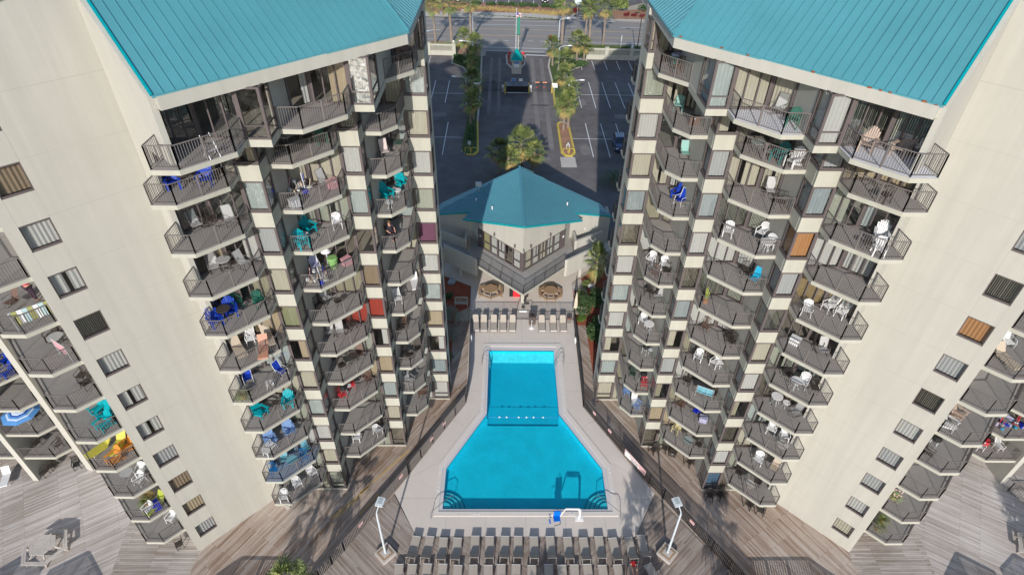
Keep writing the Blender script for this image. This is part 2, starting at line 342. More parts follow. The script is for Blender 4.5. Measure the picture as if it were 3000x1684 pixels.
def tower(mx, seed, floors, curt):
    rnd = random.Random(seed); side = 'right' if mx > 0 else 'left'
    lab = ('cream balcony tower right of the pool, its teal roof rusty along the eave' if mx > 0 else 'cream balcony tower left of the pool, its teal roof clean at the eave')
    T = thing('apartment_tower', (mx * 17, 33, 0), 0, lab, 'tower', 'twin towers either side of the pool', world=True)
    w = MB(mx); st = M['stucco']; z2 = zf(12)
    G1 = (19.02, 26.63); C0 = (23.52, 22.12)
    # wide blank wall with its top following the far roof slope
    n = Vector((.7071, .7071)) * .25
    def gw(p, zt, zb=0): return [(p[0], p[1], zb), (p[0], p[1], zt)]
    ztop = {0: 34.9, 1: 36.85}
    # window openings are cut by building the wall as strips
    d = Vector((G1[0] - C0[0], G1[1] - C0[1])); L = d.length; d.normalize(); n = Vector((.7071, .7071))
    def P(t, o=0): v = Vector(C0) + d * t + n * o; return (v.x, v.y)
    t0, t1 = .52, 1.76
    w.prism([P(0), P(t0), P(t0, .25), P(0, .25)], 0, 34.9, st); w.prism([P(t1), P(L), P(L, .25), P(t1, .25)], 0, 35.7, st)
    zl = 0
    for lv in range(1, 13):
        w.prism([P(t0), P(t1), P(t1, .25), P(t0, .25)], zl, zf(lv) + 1.22, st); zl = zf(lv) + 2.6
    w.prism([P(t0), P(t1), P(t1, .25), P(t0, .25)], zl, 34.9, st)
    # sloping wall top
    a, b_, c_, d_ = P(0), P(L), P(L, .25), P(0, .25)
    w.hexa([(*P(0, -.002), 34.8), (*P(L, -.002), 34.8), (*P(L, .252), 34.8), (*P(0, .252), 34.8)], [(*P(0, -.002), 35.1), (*P(L, -.002), 36.85), (*P(L, .252), 36.85), (*P(0, .252), 35.1)], st)
    # return wall from G1 outwards: short below, long at the penthouse
    w.prism([G1, (17.95, 25.56), (18.13, 25.38 + .02), (19.2, 26.45)], 0, z2 - .25, st)
    w.prism([(19.02, 26.631), (15.45, 23.06), (15.63, 22.88), (19.2, 26.451)][::-1], z2 - .25, 33.1, st)
    w.hexa([(15.45, 23.06, 33.1), (19.02, 26.63, 33.1), (19.2, 26.45, 33.1), (15.63, 22.88, 33.1)], [(15.45, 23.06, 33.12), (19.02, 26.63, 36.3), (19.2, 26.45, 36.3), (15.63, 22.88, 33.12)], st)
    # far return of the blank wall, body of the building behind
    w.prism([C0, (23.7, 22.3), (34.3, 33.2), (33.9, 33.5), (23.3, 22.4)], 0, 34.5, st)
    w.prism([(6.6, 37.6), (6.6, 38.5), (14.5, 46.4), (14.9, 46.0), (7.0, 38.3), (6.85, 37.6)], 0, 33, st)
    # solid panels beside each balcony
    for x, ya, yb in ((13.97, 28.38, 30.4), (9.88, 32.45, 35.8)): w.box(x, x + .2, ya, yb, 0, z2 - .3, st)
    w.box(12.3, 12.5, 26.6, 28.62, z2 - .02, 32.7, st); w.box(8.42, 8.62, 31.4, 35.8, z2 - .3, 32.7, st)
    w.build('wall', T)
    # joints scored in the blank wall
    j = MB(mx); jm = mat('wall_joint', (.40, .38, .345), .9)
    for lv in range(2, 14):
        z = zf(lv) - .08
        if lv > 12: j.prism([P(0, -.004), P(L, -.004), P(L, .01), P(0, .01)], z, z + .03, jm)
        else: j.prism([P(t1 + .02, -.004), P(L, -.004), P(L, .01), P(t1 + .02, .01)], z, z + .016, jm)
    for lv in range(1, 12):
        for t in (t0, t1): j.prism([P(t - .008, -.004), P(t + .008, -.004), P(t + .008, .01), P(t - .008, .01)], zf(lv) + 2.62, zf(lv + 1) + 1.2, jm)
    j.build('wall_joint', T)
    core = MB(mx)
    core.prism([(21.5, 26.5), (17.4, 29.9), (13.4, 33.6), (9.6, 38.6), (15, 44), (32, 34)], 0, 33, M['inner']); core.build('core_wall', T)
    # floor plates
    for lv in range(2, 13):
        b = MB(mx); z = zf(lv)
        if lv < 12: poly = [(18.05, 26.2), (17.1, 27.25), (14.1, 27.3), (14.1, 30.4), (13.1, 31.35), (10, 31.4), (10, 35.8), (9.3, 36.45), (6.75, 36.5), (6.75, 38.4), (12, 42), (30, 30), (23.4, 22.6), (19.2, 26.7)]
        else: poly = [(16.6, 24.15), (15.4, 25.43), (12.4, 25.43), (12.4, 28.65), (11.4, 29.53), (8.5, 29.53), (8.5, 33.1), (8.5, 35.8), (7.9, 36.43), (6.97, 36.43), (6.6, 38.4), (12, 42), (30, 30), (23.4, 22.6), (19.2, 26.7)]
        b.prism(poly, z - .22, z - .01, st, M['inner']); b.build('floor_slab', T)
    b = MB(mx)
    b.prism([(15.5, 22.95), (6.97, 31.6), (7.0, 38.5), (12, 42), (30, 30), (19.2, 26.5)], 32.62, 32.8, st); b.build('soffit', T)
    # cream bands under the bay windows
    s2 = M['stucco2']
    for lv in range(2, 12):
        z = zf(lv)
        for x0, x1, y, ys in ((13.97, 15.2, 27.2, 28.37), (9.87, 11.05, 31.3, 32.43), (6.6, 8.05, 36.4, 37.6)):
            b = MB(mx); b.box(x0, x1, y - .015, y + .2, z - .36, z + .56, s2); b.box(x0 - .015, x0 + .2, y + .2, ys, z - .36, z + .56, s2); sp_ = b.build('spandrel', T)
            e = MB(mx); e.box(x0 - .04, x1 + .02, y - .06, y + .02, z + .561, z + .61, M['frame']); e.box(x0 - .04, x0 + .04, y + .02, ys - .01, z + .561, z + .61, M['frame']); e.build('sill', sp_)
    for bx_ in (((12.285, 13.42, 25.385, 25.6), (12.285, 12.5, 25.6, 26.57)), ((8.385, 9.5, 29.485, 29.7), (8.385, 8.6, 29.7, 33.1)), ((6.59, 6.97, 36.385, 36.6), (6.585, 6.8, 36.6, 37.6))):
        b = MB(mx)
        for q in bx_: b.box(*q, z2 - .36, z2 + (.56 if q[0] < 7 else 0), s2)
        b.build('spandrel', T)
    # ground floor plinth strips
    for x0, x1, y, ys in ((13.95, 18, 27.2, 28.38), (9.85, 13.1, 31.3, 32.45), (6.58, 9.4, 36.4, 37.6)):
        b = MB(mx); b.box(x0, x1, y - .03, y + .2, 0.01, .14, s2); b.box(x0 - .03, x0 + .2, y + .2, ys, 0.01, .14, s2); b.build('plinth', T)
    # glazing
    ck = ['white', 'white', 'grey', 'cream', 'slats', 'gap', 'half', 'cream', 'white', 'tan']
    for lv in range(1, 13):
        z = zf(lv)
        for c in 'ABC':
            if c == 'C' and lv == 1: pass
            D = (LOW if lv < 12 else TOP)[c]; pts, back = D
            if c == 'A': line = [pts[-1], back[0], back[1]]
            else: line = [pts[-1], back[0], back[1]]
            k = curt.get((c, lv, 'd')) or rnd.choice(['gap', 'half', 'cream', 'white', 'slats', 'none', 'tan', 'gap', 'half'])
            glaze(T, 'sliding_door', line, z, z + 2.38, mx, rnd, k, mull=2 if c != 'C' else 1, gm='glassr2' if (lv + ord(c)) % 2 else 'glass')
        for c, x0, x1, y, ys in (('A', 13.97, 15.15, 27.2, 28.36), ('B', 9.87, 11.04, 31.3, 32.43), ('C', 6.6, 8.02, 36.4, 37.6)):
            if lv == 12:
                if c == 'A': x0, x1, y, ys = 12.3, 13.4, 25.4, 26.57
                if c == 'B': x0, x1, y, ys = 8.4, 9.48, 29.5, 31.4
                if c == 'C': x0, x1, y, ys = 6.6, 6.97, 36.4, 37.6
            za, zb = (z + .61, z + 2.38) if 1 < lv < 12 or c == 'C' and lv == 12 else (z + (.14 if lv == 1 else 0), z + 2.38)
            k = curt.get((c, lv)) or rnd.choice(ck)
            glaze(T, 'bay_window', [(x0, ys), (x0, y), (x1, y)], za, zb, mx, rnd, k, mull=0, transom=.62 if lv in (1, 12) else None, gm='glassr' if (mx < 0 and c == 'B' and lv == 12) else 'glassr2' if (lv * 7 + ord(c)) % 3 == 0 and k != 'red' else 'glass')
        k = curt.get(('G', lv)) or rnd.choice(['white', 'gap', 'cream', 'grey', 'cream'])
        glaze(T, 'window', [P(t0, .06), P(t1, .06)], z + 1.22, z + 2.6, mx, rnd, k, mull=1, post=.06)
    # balconies
    for lv in range(2, 13):
        for c in 'ABC':
            pts, back = (LOW if lv < 12 else TOP)[c]
            balcony(T, c + ('t' if lv == 12 else ''), mx, pts, back, lv, floors.get((c, lv)))
    # far-side balconies seen past the blank wall
    for lv in range(2, 12):
        balcony(T, 'D', mx, [(23.6, 22.35), (23.77, 22.28), (24.72, 21.33), (25.92, 21.34), (28.3, 23.72)], [(28.3, 26.95)], lv)
    # small rear balconies peeping past the end wall
    for lv in (range(3, 12) if mx > 0 else ()):
        balcony(T, 'R', mx, [(8.0, 40.2), (6.95, 40.9), (6.95, 41.8), (7.8, 43.0), (9.5, 43.4)], [(9.5, 41.7)], lv)
    # roof
    E1, E2, E3 = (15.27, 23.1), (6.9, 31.74), (6.93, 48)
    ez = 33.15
    f = MB(mx)
    o = .05
    f.hexa([(15.45, 23.06, 32.6), (15.27, 22.88, 32.6), (6.72, 31.6, 32.6), (6.97, 31.75, 32.6)], [(15.45, 23.06, ez), (15.27, 22.88, ez), (6.72, 31.6, ez), (6.97, 31.75, ez)], st)
    f.hexa([(6.97, 31.75, 32.6), (6.721, 31.6, 32.6), (6.75, 48, 32.6), (7.0, 48, 32.6)], [(6.97, 31.75, ez), (6.721, 31.6, ez), (6.75, 48, ez), (7.0, 48, ez)], st)
    f.build('fascia', T)
    r = MB(mx); te = M['teal']; H = (14.5, 40.3, 40.0); K = (23.34, 31.17, 40.0); e = ez + .06
    a = (15.42, 22.86, e); b1 = (6.66, 31.66, e); c1 = (6.66, 48.0, e)
    r.add([a, b1, H, K], [(0, 3, 2, 1)], te); r.add([b1, c1, (14.5, 48.0, 40.0), H], [(0, 3, 2, 1)], te)
    r.add([K, H, (14.5, 48, 40.0), (32, 40, 33.0)], [(0, 3, 2, 1)], te)
    rf = r.build('roof', T)
    sm = MB(mx); v0 = Vector(a); v1 = Vector(b1); up0 = Vector(K) - v0; up1 = Vector(H) - v1
    ns = 28
    for i in range(ns + 1):
        t = i / ns; p = v0.lerp(v1, t); q = Vector(K).lerp(Vector(H), t)
        sm.beam(p + Vector((0, 0, .015)), q + Vector((0, 0, .015)), .022, .045, te)
    v2 = Vector(c1); Hh = Vector((14.5, 48, 40))
    for i in range(1, 38):
        y = 31.66 + i * .43; p = Vector((6.66, y, e))
        # plane rises along +x; stop at the hip
        tx = min(1, (y - 31.66) / (40.3 - 31.66)); q = Vector((6.66 + 7.84 * tx, y, e + 6.79 * tx)) if tx < 1 else Vector((14.5, y, 40))
        sm.beam(p + Vector((0, 0, .015)), q + Vector((0, 0, .015)), .022, .045, te)
    sm.beam(v1 + Vector((0, 0, .04)), Vector(H) + Vector((0, 0, .04)), .09, .07, te)
    sm.beam(v0 + Vector((0, 0, .02)), Vector(K) + Vector((0, 0, .02)), .1, .09, M['tealtrim'])
    sm.build('roof_seam', rf)
    g = MB(mx); g.beam(v0 - Vector((0, 0, .05)), v1 - Vector((0, 0, .05)), .07, .09, M['teal']); g.beam(v1 - Vector((0, 0, .05)), v2 - Vector((0, 0, .05)), .07, .09, M['teal'])
    if mx > 0:
        for t in (.02, .055, .16, .19, .225, .42, .67, .78, .965):
            p = v0.lerp(v1, t) + Vector((-.03, -.03, rnd.uniform(-.06, .02)))
            g.obox(p, (rnd.uniform(.06, .18), .07, .06), R(135) + rnd.uniform(-.1, .1), M['rust'])
    g.build('gutter', rf)
    # far roof slope above the blank wall
    q = MB(mx)
    p0, p1 = (*P(-.05, -.1), 35.12), (*P(L, -.1), 36.9)
    q.add([p0, p1, (28.0, 36.0, 38.9), (33.3, 31.6, 35.2)], [(0, 1, 2, 3)], te); q.build('rear_roof', T)
    # side wall above penthouse between the two roofs, wall lamp
    l = MB(mx); l.box(16.05, 16.2, 23.5, 23.66, 32.0, 32.35, M['frame']); l.build('wall_lamp', T)
    return T
# ------------------------------------------------------------------ ground
b = MB()
for x0, x1, y0, y1 in ((-900, -7, -20, 1500), (7.1, 900, -20, 1500), (-7, 7.1, -20, 24.9), (-7, 7.1, 43.65, 1500)): b.add([(x0, y0, -.06), (x1, y0, -.06), (x1, y1, -.06), (x0, y1, -.06)], [(0, 1, 2, 3)], M['sand'])
tag(b.build('ground'), kind='structure')
P58 = planks('deck_planks_a', R(58), (.60, .53, .475), (.25, .165, .115)); P122 = planks('deck_planks_b', R(122), (.60, .53, .475), (.25, .165, .115))
Pm = planks('deck_planks_c', R(-42), (.50, .45, .41), (.22, .165, .135), w=.13); Pp = planks('deck_planks_d', R(42), (.50, .45, .41), (.22, .165, .135), w=.13)
Px = planks('deck_planks_e', 0, (.62, .57, .53), (.28, .23, .195)); P33 = planks('deck_planks_f', R(33), (.72, .68, .66), (.36, .31, .275), w=.15); P147 = planks('deck_planks_g', R(147), (.72, .68, .66), (.36, .31, .275), w=.15)
for s, a, b, c, d, e in ((-1, P58, Pm, Px, P33, P58), (1, P122, Pp, Px, P147, P122)):
    X = lambda *p: [(s * x, y) for x, y in p]
    sheet('wood_deck', X((5.0, 35.8), (5.0, 47), (7.2, 47), (7.2, 42), (12, 42), (23.5, 30), (23.5, 6), (14.6, 6), (14.6, 20.5), (10.2, 26.9), (5.0, 35.79)), 0, a)
    sheet('lounger_deck', X((0, 6), (14.58, 6), (14.58, 20.5), (10.2, 26.7), (8.1, 23.29), (0, 23.29)), -.002, b)
    sheet('corner_deck', X((23.5, 6), (23.5, 30), (29.9, 26), (29.5, 24.3), (28.6, 18), (28.6, 6)), -.004, c)
    sheet('outer_deck', X((29.5, 24.3), (29.9, 26), (23.5, 30), (23.5, 48), (90, 48), (90, 6), (28.6, 6), (28.6, 18)), -.006, d)
# pool deck paving with the pool cut out: strips around it
PO = [(-6.62, 25.28), (6.67, 25.3), (6.68, 29.2), (3.5, 35.03), (3.5, 43.2), (-3.42, 43.2), (-3.42, 35.03), (-6.62, 29.2)]   # gutter outer line
WI = [(-6.34, 25.5), (6.34, 25.5), (6.34, 29.08), (3.2, 34.73), (3.2, 42.68), (-3.2, 42.68), (-3.2, 34.73), (-6.34, 29.08)]  # water line
CO = [(-6.96, 24.9), (7.08, 24.93), (7.09, 29.48), (3.96, 35.1), (3.96, 43.65), (-3.7, 43.62), (-3.77, 35.1), (-6.93, 29.49)]
FL = [(5.55, 47.05), (5.5, 38.5), (5.42, 35.57), (7.65, 31.29), (9.95, 27.5)]
def ring(name, A, B_, z, m, **k):
    b = MB(); n = len(A)
    for i in range(n):
        j = (i + 1) % n; b.add([(*A[i], z), (*A[j], z), (*B_[j], z), (*B_[i], z)], [(0, 1, 2, 3)], m)
    return tag(b.build(name), None, None, None, k.get('kind', 'structure'))
OUT = [(-8.1, 23.3), (8.1, 23.3), (10.2, 26.9), (5.42, 35.57), (5.55, 47.3), (-5.3, 47.3), (-5.1, 35.9), (-10.2, 26.9)]
ring('pool_deck', OUT, CO, .012, M['concrete'])
ring('pool_surround', CO, PO, .06, M['coping'])
b = MB()
for i in range(8):
    j = (i + 1) % 8; b.add([(*CO[i], .0), (*CO[j], .0), (*CO[j], .06), (*CO[i], .06)], [(0, 1, 2, 3)], M['coping'])
    b.add([(*PO[i], .0), (*PO[j], .0), (*PO[j], .06), (*PO[i], .06)], [(3, 2, 1, 0)], M['concrete'])
tag(b.build('pool_surround_edge'), kind='structure')
ring('pool_gutter', PO, WI, .012, M['gutter'])
b = MB()
n = 8
for i in range(n):
    j = (i + 1) % n
    b.add([(*WI[i], -.09), (*WI[j], -.09), (*WI[j], .012), (*WI[i], .012)], [(3, 2, 1, 0)], M['darkline'])
    b.add([(*WI[i], -1.5), (*WI[j], -1.5), (*WI[j], -.09), (*WI[i], -.09)], [(3, 2, 1, 0)], M['plaster'])
b.add([(-6.34, 25.5, -.52), (6.34, 25.5, -.52), (6.34, 29.08, -.58), (3.63, 33.95, -.66), (-3.63, 33.95, -.66), (-6.34, 29.08, -.58)], [(0, 1, 2, 3, 4, 5)], M['plaster'])
for s in (-1, 1): b.add([(s * 3.64, 33.94, -.66), (s * 3.2, 34.74, -.66), (s * 3.12, 34.74, -.66), (s * 3.12, 33.94, -.66)], [(0, 1, 2, 3)], M['plaster'])
b.add([(-3.13, 33.95, -.66), (3.13, 33.95, -.66), (3.13, 34.03, -.75), (-3.13, 34.03, -.75)], [(0, 1, 2, 3)], M['stepedge'])
b.add([(-3.2, 34.0, -.78), (3.2, 34.0, -.78), (3.2, 41.9, -.95), (-3.2, 41.9, -.95)], [(0, 1, 2, 3)], M['plasterd'])
b.add([(-3.2, 41.9, -.95), (3.2, 41.9, -.95), (3.2, 42.68, -.4), (-3.2, 42.68, -.4)], [(0, 1, 2, 3)], M['step'])
tag(b.build('pool_basin'), kind='structure')
b = MB()
for sx in (-1, 1):
    for k, (r, z) in enumerate(((1.72, -.42), (1.38, -.33), (1.04, -.24), (.72, -.15))):
        N_ = 14; pts = [(sx * 6.335, 25.505)] + [(sx * (6.335 - r * math.cos(R(90 * i / N_))), 25.505 + r * math.sin(R(90 * i / N_))) for i in range(N_ + 1)]
        b.prism(pts, -.62, z, M['stepedge'], M['step'])
        r2 = r - .05
        b.add([(sx * (6.335 - rr * math.cos(R(90 * i / N_))), 25.505 + rr * math.sin(R(90 * i / N_)), z + .003) for rr in (r2, r) for i in range(N_ + 1)], [(i, i + 1, N_ + 2 + i, N_ + 1 + i) for i in range(N_)], M['stepedge'])
tag(b.build('pool_steps'), kind='structure')
b = MB(); b.add([(x, y, -.06) for x, y in WI], [tuple(range(8))], water()); tag(b.build('pool_water'), kind='structure')
# depth markers and tile lettering around the pool
def text(txt, loc, size, m, rz=0, rx=0, parent=None, name='lettering', mirror=False, ext=.002):
    c = bpy.data.curves.new(name, 'FONT'); c.body = txt; c.size = size; c.align_x = 'CENTER'; c.align_y = 'CENTER'; c.extrude = ext
    o = bpy.data.objects.new(name, c); COL.objects.link(o); c.materials.append(m); o.location = loc; o.rotation_euler = (rx, 0, rz)
    me = bpy.data.meshes.new_from_object(o); bpy.data.objects.remove(o)
    q = bpy.data.objects.new(name, me); COL.objects.link(q); q.location = loc; q.rotation_euler = (rx, 0, rz)
    if parent is not None:
        q.parent = parent
        if parent.get('_world'): q.matrix_parent_inverse = Matrix.Translation(-parent.location)
    return q
for x, y, a, t, wh in ((-3.7, 25.09, 0, '3 FT', 'front left'), (3.55, 25.09, 0, '3 FT', 'front right'), (-6.8, 28.9, R(80), '3 FT', 'left corner'), (-6.82, 27.2, R(90), '3 FT', 'left side'), (6.9, 28.9, R(-80), '3 FT', 'right corner'), (6.9, 27.2, R(-90), '3 FT', 'right side'),
                       (-3.62, 35.4, R(90), '5 FT', 'left neck corner'), (3.75, 35.4, R(-90), '5 FT', 'right neck corner'), (-3.6, 36.8, R(90), '5 FT', 'left neck'), (3.75, 36.8, R(-90), '5 FT', 'right neck'), (-2.7, 43.4, 0, 'NO DIVING', 'back left'), (2.9, 43.4, 0, 'NO DIVING', 'back right')):
    th = thing('depth_marker', (x, y, .066), a, 'small white depth tile set in the pool edge, %s' % wh, 'depth marker', 'depth tiles around the pool')
    q = MB(); q.box(-.2, .2, -.07, .07, -.004, .002, M['white']); q.build('tile', th); text(t, (0, 0, .004), .12 if len(t) < 6 else .07, M['black'], parent=th)
# ------------------------------------------------------------------ plaza, beds, paths behind the pool fence
sheet('plaza', [(-5.3, 47.3), (5.55, 47.3), (5.85, 50), (5.9, 53.5), (7.5, 55.5), (11, 58), (11, 66), (-11, 66), (-11, 60), (-8.5, 54.6), (-5.4, 52.8), (-5.3, 49)], .01, M['concrete'])
sheet('side_path', [(5.9, 53.2), (5.95, 51.2), (7.6, 50.6), (7.3, 53.4), (6.9, 54.3)], .014, M['greywood'])
for s, pts in ((1, [(6.75, 36), (6.75, 46.4), (5.75, 46.42), (5.9, 53), (7.3, 54.6), (9.4, 56.5), (13, 56.5), (13, 40), (8, 38.6)]), (-1, [(-6.65, 38.6), (-6.95, 44.8), (-6.8, 48.2), (-5.45, 49.2), (-5.45, 52.7), (-8.5, 54.5), (-13, 56), (-13, 40)])):
    sheet('mulch_bed', pts, .006, M['mulch'])
# parking, drive, road
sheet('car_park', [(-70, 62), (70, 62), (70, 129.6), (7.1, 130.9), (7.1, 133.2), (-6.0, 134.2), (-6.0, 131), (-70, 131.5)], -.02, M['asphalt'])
sheet('road', [(-200, 140.4), (-16, 140.6), (-6.6, 134.6), (7.4, 133.2), (16, 139.4), (200, 136.5), (200, 154.2), (32, 157.2), (18, 160), (-200, 167.6)], -.016, M['asphaltr'])
def strip(b, p, q, w, m, z=-.004):
    p, q = Vector(p), Vector(q); d = (q - p).normalized(); n = Vector((-d.y, d.x)) * w / 2
    b.add([(p.x - n.x, p.y - n.y, z), (q.x - n.x, q.y - n.y, z), (q.x + n.x, q.y + n.y, z), (p.x + n.x, p.y + n.y, z)], [(0, 1, 2, 3)], m)
b = MB(); wl = M['wline']
for x0 in (11.84, 14.4, 16.98, 19.55, 22.1, 24.7): strip(b, (x0, 84.6), (x0, 97.0), .12, wl); strip(b, (x0, 103.6), (x0, 116.2), .12, wl); strip(b, (x0 + 2.0, 123.2), (x0 + 2.0, 128.7), .12, wl)
strip(b, (9.2, 91.0), (30, 90.8), .12, wl, -.0035); strip(b, (11.4, 109.9), (30, 109.7), .12, wl, -.0035)
for x0 in (-11.3, -13.95, -16.6, -19.2, -21.8): strip(b, (x0, 84.8), (x0, 97), .12, wl); strip(b, (x0 - 1.2, 105.2), (x0 - 1.2, 116.2), .12, wl)
strip(b, (-8.7, 91.0), (-30, 91.2), .12, wl, -.0035); strip(b, (-9.3, 109.7), (-30, 109.9), .12, wl, -.0035)
for x0 in (-17.5, -20.1): strip(b, (x0, 125.5), (x0, 130.4), .1, wl)
tag(b.build('parking_lines'), kind='structure')
b = MB(); sl_ = -.0295
def yl(x, y0): return y0 + sl_ * x
for y0, c, w in ((154.0, wl, .16), (145.45, M['yline'], .22), (150.3, M['yline'], .22)):
    strip(b, (-90, yl(-90, y0)), (13 if y0 > 153 else 90, yl(13 if y0 > 153 else 90, y0)), w, c, -.008)
strip(b, (26, yl(26, 154)), (90, yl(90, 154)), .16, wl, -.008)
for k in range(3): strip(b, (14.2 + k * 3.6, yl(14.2 + k * 3.6, 154)), (15.6 + k * 3.6, yl(15.6 + k * 3.6, 154)), .16, wl, -.008)
strip(b, (-90, yl(-90, 141.7)), (-15.2, yl(-15.2, 141.7)), .16, wl, -.008); strip(b, (17.5, yl(17.5, 141.4)), (90, yl(90, 141.4)), .2, wl, -.008)
for k in range(9): strip(b, (-7.7 + k * 2.75, yl(-7.7 + k * 2.75, 141.7)), (-6.5 + k * 2.75, yl(-6.5 + k * 2.75, 141.7)), .2, wl, -.008)
strip(b, (-6.2, 136.95), (7.8, 136.2), .22, wl, -.008); strip(b, (-6.2, 134.7), (7.8, 133.9), .22, wl, -.0079); strip(b, (2.6, 132.0), (7.1, 131.7), .5, wl, -.0078)
strip(b, (-90, yl(-90, 157.6)), (13, yl(13, 157.6)), .35, M['sidewalk'], -.0077)
# turn arrow
ax, ay = -19.6, 148.6
b.add([(ax - 1.5, ay - .25, -.008), (ax - .2, ay - .95, -.008), (ax - .1, ay + .35, -.008)], [(0, 1, 2)], wl)
b.add([(ax - .4, ay - .4, -.0081), (ax + 1.2, ay + .45, -.0081), (ax + 2.6, ay + .55, -.0081), (ax + 2.6, ay + .85, -.0081), (ax + .9, ay + .8, -.0081), (ax - .6, ay, -.0081)], [(0, 1, 2, 3, 4, 5)], wl)
strip(b, (16.3, 158.6), (25.5, 158.0), .25, wl, -.0076); strip(b, (16.3, 161.4), (25.3, 160.8), .25, wl, -.0076); strip(b, (17, 163.0), (21.5, 162.9), .3, wl, -.0076)
tag(b.build('road_lines'), kind='structure')
sheet('verge', [(-200, 140.4), (-16, 140.6), (-7.2, 134.6), (-7.0, 131.2), (-200, 134)], .0, M['straw'])
sheet('verge', [(200, 136.5), (16, 139.4), (8.0, 133.6), (7.6, 130.9), (200, 127.5)], .0, M['grass'])
sheet('far_pavement', [(-200, 168), (-200, 171), (15.6, 164.3), (16.0, 160.6), (14.5, 158.9)], .02, M['sidewalk'])
sheet('far_verge', [(-200, 167.0), (-200, 168.0), (14.2, 158.95), (13.5, 158.6)], .01, M['grass'])
sheet('far_pavement', [(25.8, 160.4), (26.2, 158.6), (200, 152.5), (200, 156.2)], .02, M['sidewalk'])
sheet('planting_strip', [(-200, 171), (-200, 190), (-30, 178), (10, 171.8), (16.5, 169.8), (15.6, 164.3)], .005, M['straw'])
sheet('planting_strip', [(25.9, 160.4), (25.2, 168), (40, 171), (120, 175), (200, 156.2)], .005, M['straw'])
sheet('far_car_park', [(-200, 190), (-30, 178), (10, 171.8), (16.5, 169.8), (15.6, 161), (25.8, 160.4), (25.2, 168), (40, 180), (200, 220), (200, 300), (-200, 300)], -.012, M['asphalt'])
b = MB()
for k in range(14):
    x = -38 + k * 3.35; y = 180.5 - .147 * (x + 38) * 1.28; strip(b, (x, y - .9), (x + .35, y + 5), .16, wl, -.004)
tag(b.build('parking_lines'), kind='structure')
# kerbed islands
def island(pts, top, kerb, label, ky=None):
    t = thing('kerbed_island', (sum(p[0] for p in pts) / len(pts), sum(p[1] for p in pts) / len(pts), 0), 0, label, 'traffic island', None, world=True)
    b = MB(); cx, cy = t.location.x, t.location.y
    inn = [(cx + (x - cx) * (1 - .32 / max(.5, abs(x - cx) + .01) * (abs(x - cx) > .3)), cy + (y - cy) * (1 - .3 / max(1, abs(y - cy)))) for x, y in pts]
    n = len(pts)
    for i in range(n):
        j = (i + 1) % n; mm = M['yellow'] if ky and ky(pts[i], pts[j]) else kerb
        b.hexa([(*pts[i], -.02), (*pts[j], -.02), (*inn[j], -.02), (*inn[i], -.02)], [(*pts[i], .14), (*pts[j], .14), (*inn[j], .14), (*inn[i], .14)], mm)
    b.build('kerb', t); b = MB(); b.prism(inn, -.02, .1, top); b.build('planting', t); return t
island([(-8.5, 86.2), (-7.6, 84.7), (-6.3, 84.7), (-5.75, 85.8), (-6.2, 97), (-6.3, 116), (-6.6, 131), (-9, 131.2), (-13, 131), (-12.9, 126.2), (-10.4, 123.8), (-8.6, 118), (-8.2, 97)], M['grass'], M['sidewalk'], 'long shaded palm island with yellow kerb on its drive side, left of the entrance drive', lambda p, q: p[0] > -6.6 and q[1] < 98 or (p[1] < 85 and p[0] > -8))
island([(6.95, 96.5), (6.9, 85.8), (7.5, 84.7), (8.6, 84.6), (9.2, 85.7), (9.05, 96.5), (8.2, 97.4), (7.5, 97.4)], M['straw'], M['sidewalk'], 'sunlit island with yellow kerb and steel barrier, right of the drive', lambda p, q: p[0] < 7.6 or p[1] < 86.1)
island([(7.0, 104.3), (7.3, 103.6), (10.6, 103.8), (11.7, 109), (10.8, 115), (10.6, 121), (12.5, 123.7), (15.2, 126.4), (15.4, 129.2), (8, 131), (7.6, 131), (6.95, 125), (7.2, 116)], M['grass'], M['sidewalk'], 'planted palm island behind the gates on the right with yellow front kerb', lambda p, q: p[1] < 117 and p[0] < 7.4)
b = MB(); b.box(6.7, 9.0, 81.2, 84.5, -.02, -.008, M['sidewalk']); tag(b.build('concrete_pad'), kind='structure')
island([(-1.55, 126), (-.6, 123.5), (1.5, 123.5), (2.4, 126), (2.6, 131.2), (1.8, 132.4), (-.9, 132.6), (-1.7, 131.4)], M['mulch'], M['sidewalk'], 'small kerbed island holding flagpole and sign behind the gatehouse')
